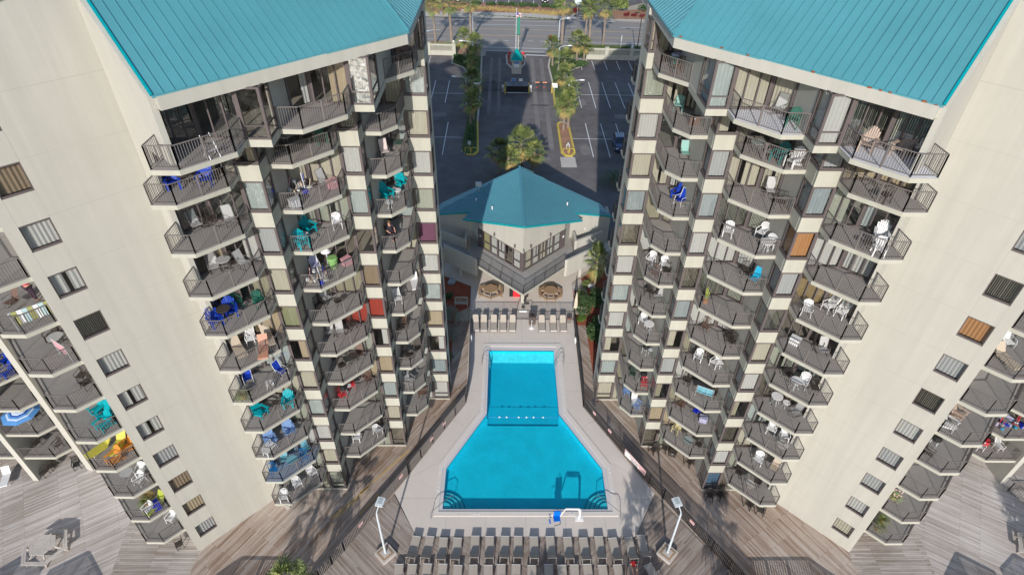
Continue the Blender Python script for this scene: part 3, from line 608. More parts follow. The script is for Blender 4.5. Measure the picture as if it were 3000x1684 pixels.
# ------------------------------------------------------------------ clubhouse
T = thing('clubhouse', (.3, 58, 0), 0, 'single storey clubhouse with wide teal gable roof and V shaped glazed front', 'clubhouse', world=True)
b = MB(); st = M['stucco']
A = (.22, 51.8)
def dg(t, s, o=0): return (A[0] + s * t * .7071 + s * 0, A[1] + t * .7071 + o)
LW, RW = dg(6.7, -1), dg(6.7, 1)
for s, E_ in ((-1, LW), (1, RW)):
    # upper wall above the glazing, its top following the roof
    zt = lambda x: 8.62 - .455 * abs(x - .3)
    p, q = A, E_; n = Vector((-s * .7071 * -1, .7071)) * .25; n = Vector((0, .3))
    b.hexa([(*p, 5.2), (*q, 5.2), (q[0], q[1] + .3, 5.2), (p[0], p[1] + .3, 5.2)], [(*p, zt(p[0])), (*q, zt(q[0])), (q[0], q[1] + .3, zt(q[0])), (p[0], p[1] + .3, zt(p[0]))], st)
    # return, then the low outer wing wall
    W1 = (s * 5.6 + .2, 58.6); W2 = (s * 10.7 + .2, 61.5)
    zz = zt(W1[0]); z2 = zt(W2[0])
    b.hexa([(*q, 0), (*W1, 0), (W1[0], W1[1] + .3, 0), (q[0], q[1] + .3, 0)], [(*q, zt(q[0])), (*W1, zz), (W1[0], W1[1] + .3, zz), (q[0], q[1] + .3, zt(q[0]))], st)
    b.hexa([(*W1, 0), (*W2, 0), (W2[0], W2[1] + .3, 0), (W1[0], W1[1] + .3, 0)], [(*W1, zz), (*W2, z2), (W2[0], W2[1] + .3, z2), (W1[0], W1[1] + .3, zz)], st)
    b.box(min(W2[0], W2[0] - s * .3), max(W2[0], W2[0] - s * .3), 61.9, 63.9, 0, z2 - .05, st)
    # ground storey recessed below the balcony
    b.hexa([(.22, 52.4, 0), (*W1, 0), (W1[0], W1[1] + .3, 0), (.22, 52.8, 0)], [(.22, 52.4, 2.5), (*W1, 2.5), (W1[0], W1[1] + .3, 2.5), (.22, 52.8, 2.5)], st)
b.box(-9, 9.8, 63.6, 63.9, 0, 4.2, st)
b.build('wall', T)
b = MB(); b.prism([(.22, 52.6), (-5, 57.6), (-8, 61.5), (8.6, 61.5), (5.2, 57.6)], 2.6, 2.72, M['inner']); b.box(-6, 6, 59.8, 60, 2.7, 5.6, M['inner']); b.build('interior', T)
# roof: ridge runs front to back, sides fall to left and right
te = M['tealdark']; b = MB(); zr = 8.75; k = .455
def rz_(x): return zr - k * abs(x - .3)
F_ = (.3, 51.55); B_ = (.0, 64.5)
for s in (-1, 1):
    pts = [F_, (s * 6.7 + .3, 57.7), (s * 5.9 + .3, 58.6), (s * 10.8 + .3, 61.6), (s * 9.6 + .3, 63.4), B_]
    top = [(x, y, rz_(x)) for x, y in pts]; bot = [(x, y, rz_(x) - .16) for x, y in pts]; n = len(pts)
    fs = [tuple(range(n)), tuple(range(n, 2 * n))[::-1]] + [(i, (i + 1) % n, n + (i + 1) % n, n + i) for i in range(n)]
    b.add(top + bot, [f if s > 0 else f[::-1] for f in fs], te)
rf = b.build('roof', T)
b = MB()
y = 51.9
def xr(y, s):   # how far the roof reaches sideways at depth y
    if y < 57.7: return .3 + s * (y - 51.55) / (57.7 - 51.55) * 6.7
    if y < 58.6: return .3 + s * 6.3
    if y < 61.6: return .3 + s * (5.9 + (y - 58.6) / 3 * 4.9)
    return .3 + s * (10.8 * (64.5 - y) / 2.9 if y > 61.6 else 10.8)
while y < 64.4:
    for s in (-1, 1):
        x1 = xr(y, s); b.beam((.3, y, zr + .02), (x1, y, rz_(x1) + .02), .045, .05, te)
    y += .36
b.beam((.3, 51.5, zr + .03), (.0, 64.5, zr + .03), .3, .06, te)
b.build('roof_seam', rf)
b = MB()
for s in (-1, 1):
    x = s * 6.72 + .3; b.beam((.3, 51.5, zr - .06), (x, 57.66, rz_(x) - .06), .07, .22, M['tealtrim']); x2 = s * 5.9 + .3; b.beam((x2, 58.58, rz_(x2) - .06), (s * 10.85 + .3, 61.6, rz_(s * 10.85 + .3) - .06), .07, .2, M['tealtrim'])
b.build('roof_trim', rf)
for x, y in ((-5.0, 60.4), (5.4, 59.6), (-3.1, 57.3)):
    b = MB(); z = rz_(x); b.cyl((x, y, z), (x, y, z + .35), .06, .06, 8, M['white']); b.cyl((x, y, z + .35), (x, y, z + .42), .11, .05, 8, M['white']); b.build('roof_vent', rf)
b = MB(); z = rz_(-4.8); b.cyl((-4.8, 62.6, z), (-4.8, 62.6, z + .9), .04, .04, 6, M['greym']); b.box(-5.15, -4.45, 62.5, 62.7, z + .7, z + 1.2, M['greym']); b.build('roof_antenna', rf)
# glazing either side of the corner post
rnd = random.Random(5)
b = MB(); b.prism([(A[0], A[1]), (A[0] + .22, A[1] + .22), (A[0], A[1] + .44), (A[0] - .22, A[1] + .22)], 2.75, 5.2, M['frame']); b.build('corner_post', T)
for s in (-1, 1):
    for i in range(5):
        t0 = .35 + i * 1.17; p, q = dg(t0, s), dg(t0 + 1.17, s)
        f = MB(); g = MB(); c = MB(); d = Vector((s * .7071, .7071)); n = Vector((-s * .7071, .7071))
        def Q(t, o, z, t0=t0): v = Vector(A) + d * (t0 + t) + n * o; return (v.x, v.y, z)
        def bx(a, e, za, zb, o0=0, o1=.08): f.hexa([Q(a, o0, za), Q(e, o0, za), Q(e, o1, za), Q(a, o1, za)], [Q(a, o0, zb), Q(e, o0, zb), Q(e, o1, zb), Q(a, o1, zb)], M['frame'])
        bx(0, .07, 2.75, 5.2, -.01, .09); bx(1.1, 1.17, 2.75, 5.2, -.011, .091); bx(.07, 1.1, 2.75, 2.87); bx(.07, 1.1, 5.1, 5.2); bx(.07, 1.1, 3.75, 3.86)
        if i in (1, 2): bx(.56, .62, 3.86, 5.1)
        g.add([Q(.07, .04, 2.87), Q(1.1, .04, 2.87), Q(1.1, .04, 5.1), Q(.07, .04, 5.1)], [(0, 1, 2, 3)], M['glass'])
        o = f.build('glazed_panel', T); g.build('pane', o)
        if not (s < 0 and i == 1):
            kk = rnd.choice(['white', 'cream', 'white', 'olive']); st_ = 12; vs = []
            for j in range(st_ + 1): tt = .07 + (1.03 if rnd else 0) * j / st_; oo = .2 + (.03 if j % 2 else 0); vs += [Q(tt, oo, 2.8), Q(tt, oo, 5.1)]
            c.add(vs, [(2 * j, 2 * j + 2, 2 * j + 3, 2 * j + 1) for j in range(st_) if not (i in (2, 3) and j % 5 == 2 and s > 0)], curm(kk)); c.build('curtain', o)
    f = MB(); d = Vector((s * .7071, .7071)); n = Vector((-s * .7071, .7071))
    v = [Vector(A) + d * t for t in (6.2, 6.95)]; v = [(a.x, a.y) for a in v]
    f.hexa([(*v[0], 2.75), (*v[1], 2.75), (v[1][0], v[1][1] + .1, 2.75), (v[0][0], v[0][1] + .1, 2.75)], [(*v[0], 5.1), (*v[1], 5.1), (v[1][0], v[1][1] + .1, 5.1), (v[0][0], v[0][1] + .1, 5.1)], M['frame'])
    dr = f.build('door', T); h = MB(); h.obox((v[0][0] * .5 + v[1][0] * .5, v[0][1] * .5 + v[1][1] * .5 - .03, 4.3), (.22, .02, .28), s * R(45), M['white']); h.build('notice', dr)
    for t in (1.1, 4.2):
        v = Vector(A) + d * t - n * .12; f = MB(); f.cyl((v.x, v.y, 5.5), (v.x, v.y, 5.85), .09, .09, 8, M['frame']); f.cyl((v.x, v.y, 5.85), (v.x + n.x * .14, v.y + n.y * .14, 5.9), .03, .03, 6, M['frame']); f.build('wall_lamp', T)
f = MB(); f.tube([(.22, 51.75, 5.75), (.22, 51.45, 5.95), (.3, 51.3, 5.8), (.28, 51.25, 5.5)], .035, M['frame']); f.build('camera_bracket', T)
f = MB(); f.ico((7.7, 59.75, 3.2), (.13, .1, .17), M['white']); f.build('wall_globe_lamp', T)
# raised terrace
b = MB(); ter = [(.24, 48.0), (5.0, 52.9), (6.1, 54.1), (6.0, 58.5), (4.95, 57.1), (.22, 52.1), (-4.7, 57.1), (-5.5, 58.5), (-5.7, 54.1), (-4.66, 52.9)]
b.prism(ter, 2.5, 2.74, M['stucco2'], M['ledge']); tr = b.build('terrace', T)
rl = railing_mb(1, [(-4.6, 53.0), (.24, 48.12), (4.85, 52.85)], h=1.08, sp=.13, m=M['railblack'], post_sp=1.72)
rl.V = [(x, y, z + 2.74) for x, y, z in rl.V]; rl.build('railing', tr)
for s in (-1, 1):
    b = MB(); b.prism([(s * 4.75 + .1, 52.8), (s * 5.0 + .1, 52.75), (s * 8.6 + .1, 55.4), (s * 8.6 + .1, 55.7)], 1.5, 3.72, st); b.build('parapet', tr)
    b = MB(); b.prism([(s * 8.6 + .1, 55.4), (s * 8.6 + .1, 55.7), (s * 11.8 + .1, 54.2), (s * 11.8 + .1, 53.9)], .6, 3.2, st); b.build('parapet', tr)
    b = MB(); b.prism([(s * 6.0 + .1, 58.2), (s * 6.1 + .1, 56.4), (s * 6.35 + .1, 56.4), (s * 6.3 + .1, 58.4)], 2.0, 3.72, st); b.build('parapet', tr)
    b = MB(); b.prism([(s * 6.1 + .1, 56.4), (s * 9.6 + .1, 58.6), (s * 9.6 + .1, 58.9), (s * 6.1 + .1, 56.7)], 1.6, 3.6, st); b.build('parapet', tr)
    b = MB(); b.prism([(s * 4.95 + .1, 53.0), (s * 8.5 + .1, 55.6), (s * 9.6 + .1, 58.7), (s * 6.1 + .1, 56.5)], 2.2, 2.5, st, M['ledge']); b.build('parapet', tr)
    b = MB(); b.box(*sorted((s * 6.6 + .1, s * 6.9 + .1)), 54.6, 54.9, 0, 1.5, st); b.build('parapet', tr)
b = MB(); b.box(.05, .4, 49.4, 49.75, 0, 2.5, st); b.build('terrace_post', tr)

# ------------------------------------------------------------------ neighbouring wings at the far left and right
def wing(mx):
    side = 'right' if mx > 0 else 'left'
    T = thing('apartment_wing', (mx * 38, 31, 0), 0, 'neighbouring cream balcony block with tall piers at the far %s edge' % side, 'apartment block', 'outer apartment wings', world=True)
    w = MB(mx); st = M['stucco']
    w.prism([(34.55, 28.85), (35.0, 28.85), (35.0, 36), (34.55, 36)], 0, 33, st); w.prism([(38.3, 27.88), (38.72, 27.88), (38.72, 36), (38.3, 36)], 0, 33, st); w.prism([(43.2, 27.88), (43.6, 27.88), (43.6, 36), (43.2, 36)], 0, 33, st)
    w.prism([(34.54, 35), (46, 35), (46, 35.3), (34.54, 35.3)], 0, 33, st); w.build('wall', T)
    for lv in range(1, 13):
        e = MB(mx); z = zf(lv)
        for y0, y1 in ((29.2, 30.1),):
            e.box(34.50, 34.545, y0, y1, z + .15, z + 2.3, M['frame'])
        e.build('side_window', T)
        if lv > 1:
            balcony(T, 'E', mx, [(35.0, 28.95), (35.13, 28.93), (35.95, 28.1), (38.3, 28.08)], [(38.3, 32), (35.0, 32)], lv)
            balcony(T, 'F', mx, [(38.72, 28.1), (41.2, 28.1), (43.2, 28.1)], [(43.2, 32), (38.72, 32)], lv)
            k = MB(mx); k.box(35.0, 43.2, 32, 35, z - .2, z, st); k.build('floor_slab', T)
        rnd = random.Random(lv * 7)
        glaze(T, 'sliding_door', [(35.0, 32.0), (38.3, 32.0)], z, z + 2.4, mx, rnd, rnd.choice(['cream', 'gap', 'none']), mull=2)
    return T

sheet('beach', [(-900, -16), (900, -16), (900, 6), (-900, 6)], -.05, mat('beach_sand', (.55, .48, .38), .95, var=.1, scale=.3))
m_, t_, b_ = nodes('ocean_water'); b_.inputs['Base Color'].default_value = (.012, .05, .055, 1); b_.inputs['Roughness'].default_value = .18
tc_ = N(t_, 'ShaderNodeTexCoord'); n_ = N(t_, 'ShaderNodeTexNoise', Scale=.6, Detail=6.0); t_.links.new(tc_.outputs['Object'], n_.inputs['Vector']); bp_ = N(t_, 'ShaderNodeBump', Strength=1.0, Distance=.9); t_.links.new(n_.outputs[0], bp_.inputs['Height']); t_.links.new(bp_.outputs[0], b_.inputs['Normal'])
sheet('ocean', [(-3000, -3000), (3000, -3000), (3000, -15), (-3000, -15)], -.04, m_)

# joints and drains in the pool deck, worn tyre lanes and patches in the car park
b = MB(); jm = mat('deck_joint', (.34, .31, .28), .9)
for p, q in (((.1, 43.7), (.1, 47.1)), ((3.4, 43.7), (3.4, 47.1)), ((-3.2, 43.7), (-3.2, 47.1)), ((-5.2, 41), (-3.8, 41)), ((4.0, 41), (5.5, 41)), ((-5.1, 37.4), (-3.8, 37.4)), ((4.0, 37.4), (5.4, 37.4)), ((-7.2, 29.6), (-8.9, 28.4)), ((7.3, 29.6), (8.9, 28.4)), ((-7.0, 26.4), (-10, 26.4)), ((7.1, 26.4), (10, 26.4)), ((-3.0, 23.3), (-3.0, 24.9)), ((0, 23.3), (0, 24.9)), ((3, 23.3), (3, 24.9)), ((6, 23.3), (6, 24.9)), ((-6, 23.3), (-6, 24.9)), ((-5.2, 33.5), (-6.4, 34.1)), ((5.3, 33.5), (6.4, 34.1))): strip(b, p, q, .018, jm, .0145)
tag(b.build('deck_joint'), kind='structure')
b = MB(); wm = mat('worn_asphalt', (.20, .185, .18), .92, var=.25, scale=.5)
for x0 in (3.7, 5.6): strip(b, (x0, 87), (x0 + .15, 130), .75, wm, -.014)
for x0 in (-4.6, -2.9): strip(b, (x0, 100), (x0, 130), .6, wm, -.014)
for x, y, w, h in ((10.8, 87, 1.1, 2.2), (14.2, 93, 1.4, 1.0), (12.2, 106, 1.0, 1.8), (18.3, 100, 1.6, 1.2), (-13, 100, 1.8, 1.2), (4.0, 84, 1.7, .8)):
    pts = [(x + w * math.cos(a) * rr, y + h * math.sin(a) * rr) for a, rr in [(i * .63, .7 + .3 * ((i * 37) % 5) / 5) for i in range(10)]]; b.add([(px, py, -.0135) for px, py in pts], [tuple(range(10))], wm)
tag(b.build('asphalt_wear'), kind='structure')
b = MB()
for x, y in ((-6.4, 24.2), (.4, 44.4), (8.2, 26.4), (-4.3, 39.2)): b.cyl((x, y, .0145), (x, y, .017), .09, .09, 10, M['greym'])
tag(b.build('deck_drain'), kind='structure')
LT = tower(-1, 11, {('A', 3): 'floorb'}, {('A', 12): 'none', ('B', 12): 'white', ('A', 7): 'olive', ('B', 6): 'red', ('B', 7): 'brown', ('B', 9): 'white', ('B', 8): 'none', ('B', 5): 'half', ('C', 8): 'cream', ('C', 7): 'purple', ('C', 4): 'tan', ('B', 6, 'd'): 'red', ('B', 7, 'd'): 'tan', ('G', 11): 'brown', ('G', 10): 'white', ('G', 9): 'gap', ('G', 8): 'slats', ('G', 3): 'brown', ('G', 2): 'tan', ('G', 1): 'grey', ('G', 12): 'brown', ('A', 12, 'd'): 'none', ('A', 9): 'grey', ('A', 10): 'white', ('A', 8): 'cream', ('A', 6): 'half', ('A', 5): 'cream', ('A', 4): 'white', ('C', 11): 'white', ('C', 10): 'cream', ('C', 9): 'white'})
RT = tower(1, 23, {('A', 12): 'floorw', ('B', 12): 'floorw'}, {('A', 9): 'orange', ('A', 10): 'grey', ('A', 8): 'grey', ('A', 11): 'grey', ('A', 12): 'white', ('B', 12): 'white', ('A', 7): 'slats', ('A', 6): 'cream', ('A', 5): 'white', ('A', 4): 'half', ('A', 1): 'dkblue', ('B', 10): 'grey', ('B', 11): 'half', ('B', 9): 'grey', ('B', 8): 'white', ('B', 7): 'slats', ('B', 6): 'grey', ('B', 5): 'half', ('C', 10): 'white', ('C', 9): 'cream', ('C', 8): 'grey', ('C', 7): 'slats', ('A', 8, 'd'): 'bamboo', ('G', 8): 'orange', ('G', 9): 'slats', ('G', 10): 'grey', ('G', 7): 'grey', ('G', 6): 'slats', ('A', 12, 'd'): 'slats'})
wing(-1); wing(1)
# ------------------------------------------------------------------ fences round the pool
def fence(name, pts, h, m, label, cat, group=None, **k):
    t = thing(name, (*pts[0], 0), 0, label, cat, group, world=True)
    q = railing_mb(1, pts, h=h, m=m, **k); q.build('railing', t); return t
LP = [(-5.2, 47.1), (-4.95, 38.4), (-5.1, 36), (-9.3, 28.6), (-13.1, 22.2), (-14.4, 20.2), (-15.4, 18.4)]; RP = [(5.55, 47.1), (5.48, 38.5), (5.42, 35.6), (9.9, 27.8), (14.3, 20.9), (15.8, 18.4)]
gr = 'metal fences enclosing the pool'
lf = fence('pool_fence', LP, 1.25, M['rail'], 'grey picket fence bending along the left side of the pool deck', 'fence', gr, sp=.13, thin=.05)
rf_ = fence('pool_fence', RP, 1.25, M['railblack'], 'black picket fence bending along the right side of the pool deck', 'fence', gr, sp=.13, thin=.05)
bf = fence('pool_fence', [(-5.2, 47.2), (-.55, 47.2)], 1.25, M['railblack'], 'black picket fence behind the five loungers left of the gate', 'fence', gr, sp=.13, thin=.035)
bf = fence('pool_fence', [(.98, 47.2), (5.6, 47.2)], 1.25, M['railblack'], 'black picket fence behind the three loungers right of the gate', 'fence', gr, sp=.13, thin=.035)
g = fence('pool_gate', [(-.5, 47.25), (.93, 47.25)], 1.35, M['railblack'], 'black gate with white notice plate in the fence behind the pool', 'gate', None, sp=.12)
b = MB(); b.box(-.15, .65, 47.17, 47.2, 1.08, 1.28, M['greym']); b.build('notice_plate', g)
b = MB(); b.cyl((.25, 47.25, 1.3), (.25, 47.25, 1.6), .03, .03, 6, M['railblack']); b.cyl((.25, 47.22, 1.75), (.25, 47.28, 1.75), .2, .2, 16, M['railblack']); b.build('ornament', g)
def plate(par, P, Q, t, z, w, h, m, name='notice', txt=None):
    p = Vector(P).lerp(Vector(Q), t); d = (Vector(Q) - Vector(P)).normalized(); n = Vector((-d.y, d.x)); 
    b = MB(); b.beam((p.x - d.x * w / 2, p.y - d.y * w / 2, z), (p.x + d.x * w / 2, p.y + d.y * w / 2, z), .06, h, m); return b.build(name, par)
pink = mat('pale_red_notice', (.72, .45, .45), .6, var=.02)
for i, t in ((2, .62), (2, .4), (3, .12), (3, .75)): plate(lf, LP[i], LP[i + 1], t, .8, .42, .3, pink)
for i, t in ((2, .18), (2, .42), (3, .55)): plate(rf_, RP[i], RP[i + 1], t, .8, .42, .3, pink)
t = thing('rules_board', (9.0, 29.4, 0), 0, 'large white pool rules board with red border hung on the right fence', 'notice board', world=True)
p, q = Vector((8.35, 30.35)), Vector((9.65, 28.2)); n = Vector((.05, .03))
b = MB(); b.beam((p.x - .07, p.y - .04, .78), (q.x - .07, q.y - .04, .78), .03, .64, pink); b.build('border', t)
b = MB(); b.beam((p.x - .06, p.y - .2, .78), (q.x - .12, q.y + .12, .78), .05, .58, M['white']); b.build('panel', t)
rzb = math.atan2(q.y - p.y, q.x - p.x)
text('POOL RULES', (p.x * .5 + q.x * .5 - .125, p.y * .5 + q.y * .5 - .1, .95), .2, M['red'], rz=rzb, rx=R(90), parent=t)
for k in range(3): text('NO DIVING  NO GLASS', (p.x * .5 + q.x * .5 - .125, p.y * .5 + q.y * .5 - .1, .78 - k * .11), .08, M['black'], rz=rzb, rx=R(90), parent=t)
# ------------------------------------------------------------------ loungers
def lounger(raise_=R(38)):
    t = thing('sun_lounger', cat='sun lounger'); f = MB(); s = MB(); fm = M['slingframe']
    hx = .31; hy = .3; L0 = -.95
    for sx in (-1, 1):
        f.beam((sx * hx, L0, .36), (sx * hx, hy, .36), .04, .05, fm); f.beam((sx * hx, hy, .36), (sx * .27, hy + .78 * math.cos(raise_), .36 + .78 * math.sin(raise_)), .04, .05, fm)
        f.beam((sx * hx, hy, .36), (sx * hx, hy + .75, .28), .035, .04, fm)
        for y in (L0 + .12, hy + .62): f.beam((sx * hx, y, .34), (sx * .34, y + (.0 if y > 0 else -.05), 0), .045, .045, fm)
        f.beam((sx * .36, L0 - .0, .04), (sx * .36, hy + .7, .04), .035, .035, fm)
        f.beam((sx * .29, hy + .5 * math.cos(raise_), .36 + .5 * math.sin(raise_)), (sx * .3, hy + .7, .3), .025, .025, fm)
    f.beam((-hx, L0, .36), (hx, L0, .36), .04, .06, M['white']); f.beam((-.3, L0 + .05, .16), (.3, L0 + .05, .16), .03, .03, fm); f.beam((-.3, hy + .7, .2), (.3, hy + .7, .2), .03, .03, fm)
    f.build('frame', t)
    hy2 = hy + .8 * math.cos(raise_); hz = .375 + .8 * math.sin(raise_)
    s.hexa([(-.29, L0 + .03, .372), (.29, L0 + .03, .372), (.29, hy, .372), (-.29, hy, .372)], [(-.29, L0 + .03, .392), (.29, L0 + .03, .392), (.29, hy, .392), (-.29, hy, .392)], M['sling'])
    m1 = (.19, hy2, hz); k = .9; ya = hy + .8 * k * math.cos(raise_); za = .375 + .8 * k * math.sin(raise_)
    pts = [(-.29, hy, .375), (.29, hy, .375), (.29, ya, za), (.21, hy2, hz), (-.21, hy2, hz), (-.29, ya, za)]; top = [(x, y - .012, z + .016) for x, y, z in pts]; n = 6
    s.add(pts + top, [tuple(range(n))[::-1], tuple(range(n, 2 * n))] + [(i, (i + 1) % n, n + (i + 1) % n, n + i) for i in range(n)], M['sling'])
    s.build('sling', t)
    return t
L0 = lounger(); first = [1]
def put_lounger(x, y, rz, label, group, sc=None):
    if first: first.clear(); L0.location = (x, y, 0); L0.rotation_euler = (0, 0, rz); tag(L0, label, None, group); return L0
    return copytree(L0, (x, y, 0), rz, label, group, sc=sc)
O = ['first', 'second', 'third', 'fourth', 'fifth', 'sixth', 'seventh', 'eighth', 'ninth', 'tenth', 'eleventh', 'twelfth', 'thirteenth', 'fourteenth', 'fifteenth', 'sixteenth', 'seventeenth']
r1 = [-8.16, -7.15, -6.09, -5.08, -3.77, -2.71, -1.62, -.66, .5, 1.72, 2.98, 4.15, 5.28, 6.35, 7.5, 8.42]
for i, x in enumerate(r1):
    dy = [0, 0, -.12, -.12, .03, 0, .02, .02, -.03, 0, -.05, -.1, 0, -.1, -.05, .12][i]
    put_lounger(x + .03, 22.15 + dy, math.pi + [-.18, -.12, -.05, -.02, 0, .02, 0, -.02, .03, .06, .08, .09, .05, .1, .14, .08][i] * .7 + random.uniform(-.03, .03), 'beige sling lounger, %s from the left in the row nearest the pool' % O[i] if i < 15 else 'beige sling lounger at the right end of the row nearest the pool, by the lamp', 'beige loungers in two rows in front of the pool')
r2 = [-8.95, -8.07, -7.05, -5.95, -4.9, -3.77, -2.73, -1.84, -.82, .3, 1.5, 2.45, 3.3, 4.25, 5.3, 6.4, 7.5]
for i, x in enumerate(r2):
    put_lounger(x, 20.05 + random.uniform(-.06, .06), math.pi + random.uniform(-.05, .05), 'beige sling lounger, %s from the left in the row cut by the bottom edge' % O[i] if i != 16 else 'lounger in the bottom row that the person in red lies on', 'beige loungers in two rows in front of the pool')
put_lounger(8.9, 20.15, math.pi + .42, 'beige lounger turned askew at the right end of the bottom row', 'beige loungers in two rows in front of the pool')
r3 = [-4.62, -3.78, -2.77, -1.8, -.85, 2.18, 3.34, 4.36]
for i, x in enumerate(r3):
    put_lounger(x, 46.1, [.06, .03, 0, .0, -.03, 0, 0, 0][i], ('pale lounger, %s from the left of five by the fence left of the gate' % O[i]) if i < 5 else 'pale lounger, %s of three by the fence right of the gate' % O[i - 5], 'pale loungers behind the pool')
# ------------------------------------------------------------------ people
def person(joints, cl, name_label, hair, loc=(0, 0, 0), rz=0):
    """skinned figure: joints {name:(x,y,z,r)}; one continuous body, clothing as children"""
    t = thing('person', loc, rz, name_label, 'person')
    order = ['pelvis', 'chest', 'neck', 'head', 'top', 'lsh', 'lel', 'lwr', 'lha', 'rsh', 'rel', 'rwr', 'rha', 'lhip', 'lkn', 'lan', 'lto', 'rhip', 'rkn', 'ran', 'rto']
    E = [('pelvis', 'chest'), ('chest', 'neck'), ('neck', 'head'), ('head', 'top'), ('chest', 'lsh'), ('lsh', 'lel'), ('lel', 'lwr'), ('lwr', 'lha'), ('chest', 'rsh'), ('rsh', 'rel'), ('rel', 'rwr'), ('rwr', 'rha'), ('pelvis', 'lhip'), ('lhip', 'lkn'), ('lkn', 'lan'), ('lan', 'lto'), ('pelvis', 'rhip'), ('rhip', 'rkn'), ('rkn', 'ran'), ('ran', 'rto')]
    def skin(names, edges, m, nm, grow=0, rad=None):
        me = bpy.data.meshes.new(nm); ix = {n: i for i, n in enumerate(names)}
        me.from_pydata([joints[n][:3] for n in names], [(ix[a], ix[c]) for a, c in edges], []); o = obj(nm, me, t)
        sk_ = o.modifiers.new('s', 'SKIN'); o.modifiers.new('d', 'SUBSURF').levels = 2
        o.modifiers['d'].render_levels = 2
        for i, n in enumerate(names):
            r = joints[n][3] + grow; me.skin_vertices[0].data[i].radius = (r, r)
        me.skin_vertices[0].data[0].use_root = True; me.materials.append(m); return o
    body = skin(order, E, M['skin'], 'body')
    b = MB(); h = joints['top']; b.ico((h[0], h[1] + .0, h[2] + .01), (.105, .11, .11), hair, 12); b.build('hair', t, smooth=False) if False else None
    o = obj('hair', b.mesh('hair'), t, smooth=True)
    b = MB()
    for sgn in (-1, 1):   # fingers
        ha = joints['lha' if sgn < 0 else 'rha']; wr = joints['lwr' if sgn < 0 else 'rwr']; d = (Vector(ha[:3]) - Vector(wr[:3])).normalized(); sd = d.cross(Vector((0, 0, 1))); sd = sd.normalized() if sd.length > .1 else Vector((1, 0, 0))
        for k in range(4):
            p = Vector(ha[:3]) + sd * (.012 * (k - 1.5) * 1.4); e = p + d * (.06 + .012 * (k in (1, 2))) - Vector((0, 0, .01)); b.cyl(p, e, .009, .007, 5, M['skin'])
        b.cyl(Vector(wr[:3]) + d * .03, Vector(wr[:3]) + d * .08 + sd * .05, .011, .008, 5, M['skin'])
    b.build('fingers', t)
    for nm, names, edges, m, g in cl: skin(names, edges, m, nm, g)
    return t
rd = mat('red_shirt', (.62, .015, .07), .8, var=.05); dkp = mat('dark_trousers', (.05, .03, .045), .8); hairm = mat('brown_hair', (.12, .07, .04), .7); blk = mat('dark_jacket', (.035, .028, .04), .8); apr = mat('pale_pink_apron', (.75, .45, .5), .8)
J = dict(pelvis=(0, 0, .95, .15), chest=(0, 0, 1.3, .16), neck=(0, .0, 1.5, .06), head=(0, .02, 1.6, .09), top=(0, .02, 1.7, .085), lsh=(-.2, 0, 1.42, .065), lel=(-.3, .12, 1.2, .05), lwr=(-.27, .34, 1.15, .035), lha=(-.26, .42, 1.15, .035), rsh=(.2, 0, 1.42, .065), rel=(.33, .16, 1.25, .05), rwr=(.36, .4, 1.32, .035), rha=(.36, .48, 1.34, .035), lhip=(-.1, 0, .88, .11), lkn=(-.11, .03, .5, .07), lan=(-.11, -.02, .1, .045), lto=(-.12, .12, .04, .04), rhip=(.1, 0, .88, .11), rkn=(.14, .02, .5, .07), ran=(.16, -.06, .1, .045), rto=(.17, .08, .04, .04))
UP = (['pelvis', 'chest', 'lsh', 'lel', 'rsh', 'rel'], [('pelvis', 'chest'), ('chest', 'lsh'), ('lsh', 'lel'), ('chest', 'rsh'), ('rsh', 'rel')])
LO = (['pelvis', 'lhip', 'lkn', 'lan', 'rhip', 'rkn', 'ran'], [('pelvis', 'lhip'), ('lhip', 'lkn'), ('lkn', 'lan'), ('pelvis', 'rhip'), ('rhip', 'rkn'), ('rkn', 'ran')])
# ------------------------------------------------------------------ lamps, lift, rails, ladders
def deck_lamp(x, y, s, label):
    t = thing('lamp_post', (x, y, 0), 0, label, 'lamp post', 'white lamp posts on the deck'); b = MB()
    b.cyl((0, 0, .25), (0, 0, 5.35), .085, .065, 12, M['greym']); b.tube([(0, 0, 5.3), (s * -.02, .05, 5.55), (s * -.12, .35, 5.72)], .04, M['greym'], 8); b.build('pole', t)
    b = MB(); b.obox((s * -.2, .62, 5.78), (.52, .62, .14), s * .25, M['greym'], .12); h = b.build('lamp_head', t); b = MB(); b.obox((s * -.2, .62, 5.86), (.3, .36, .04), s * .25, mat('photocell', (.35, .4, .42), .5), .12); b.build('lens_cap', h)
    b = MB(); k = R(45)
    for i, r in enumerate((.78, .6, .42)): b.obox((0, 0, .3 + i * .012), (r * 1.45, r * 1.45, .02), k, M['greywood'] if i % 2 == 0 else M['teakd'])
    b.obox((0, 0, .15), (1.1, 1.1, .28), k, M['greywood']); b.build('bench_box', t); return t
deck_lamp(-10.1, 21.9, -1, 'white lamp post on a wooden box base left of the loungers'); deck_lamp(10.15, 21.95, 1, 'white lamp post on a wooden box base right of the loungers')
t = thing('pool_lift', (4.05, 24.75, .0), 0, 'white pool lift arm with bright blue seat at the front edge of the pool', 'pool lift')
b = MB(); W_ = M['white']
b.box(-.3, .32, -.22, .35, .012, .05, W_); b.cyl((0, 0, .05), (0, 0, 1.2), .09, .08, 10, W_); b.beam((.02, 0, .3), (-.12, .0, 1.3), .08, .1, W_); b.beam((-.06, 0, 1.28), (-1.1, -.0, 1.3), .09, .1, W_); b.beam((-.06, .1, 1.12), (-1.05, .1, 1.14), .05, .06, W_); b.beam((-1.1, 0, 1.3), (-1.48, -.25, .75), .06, .06, W_); b.build('arm', t)
bl = mat('lift_blue', (.0, .14, .62), .45)
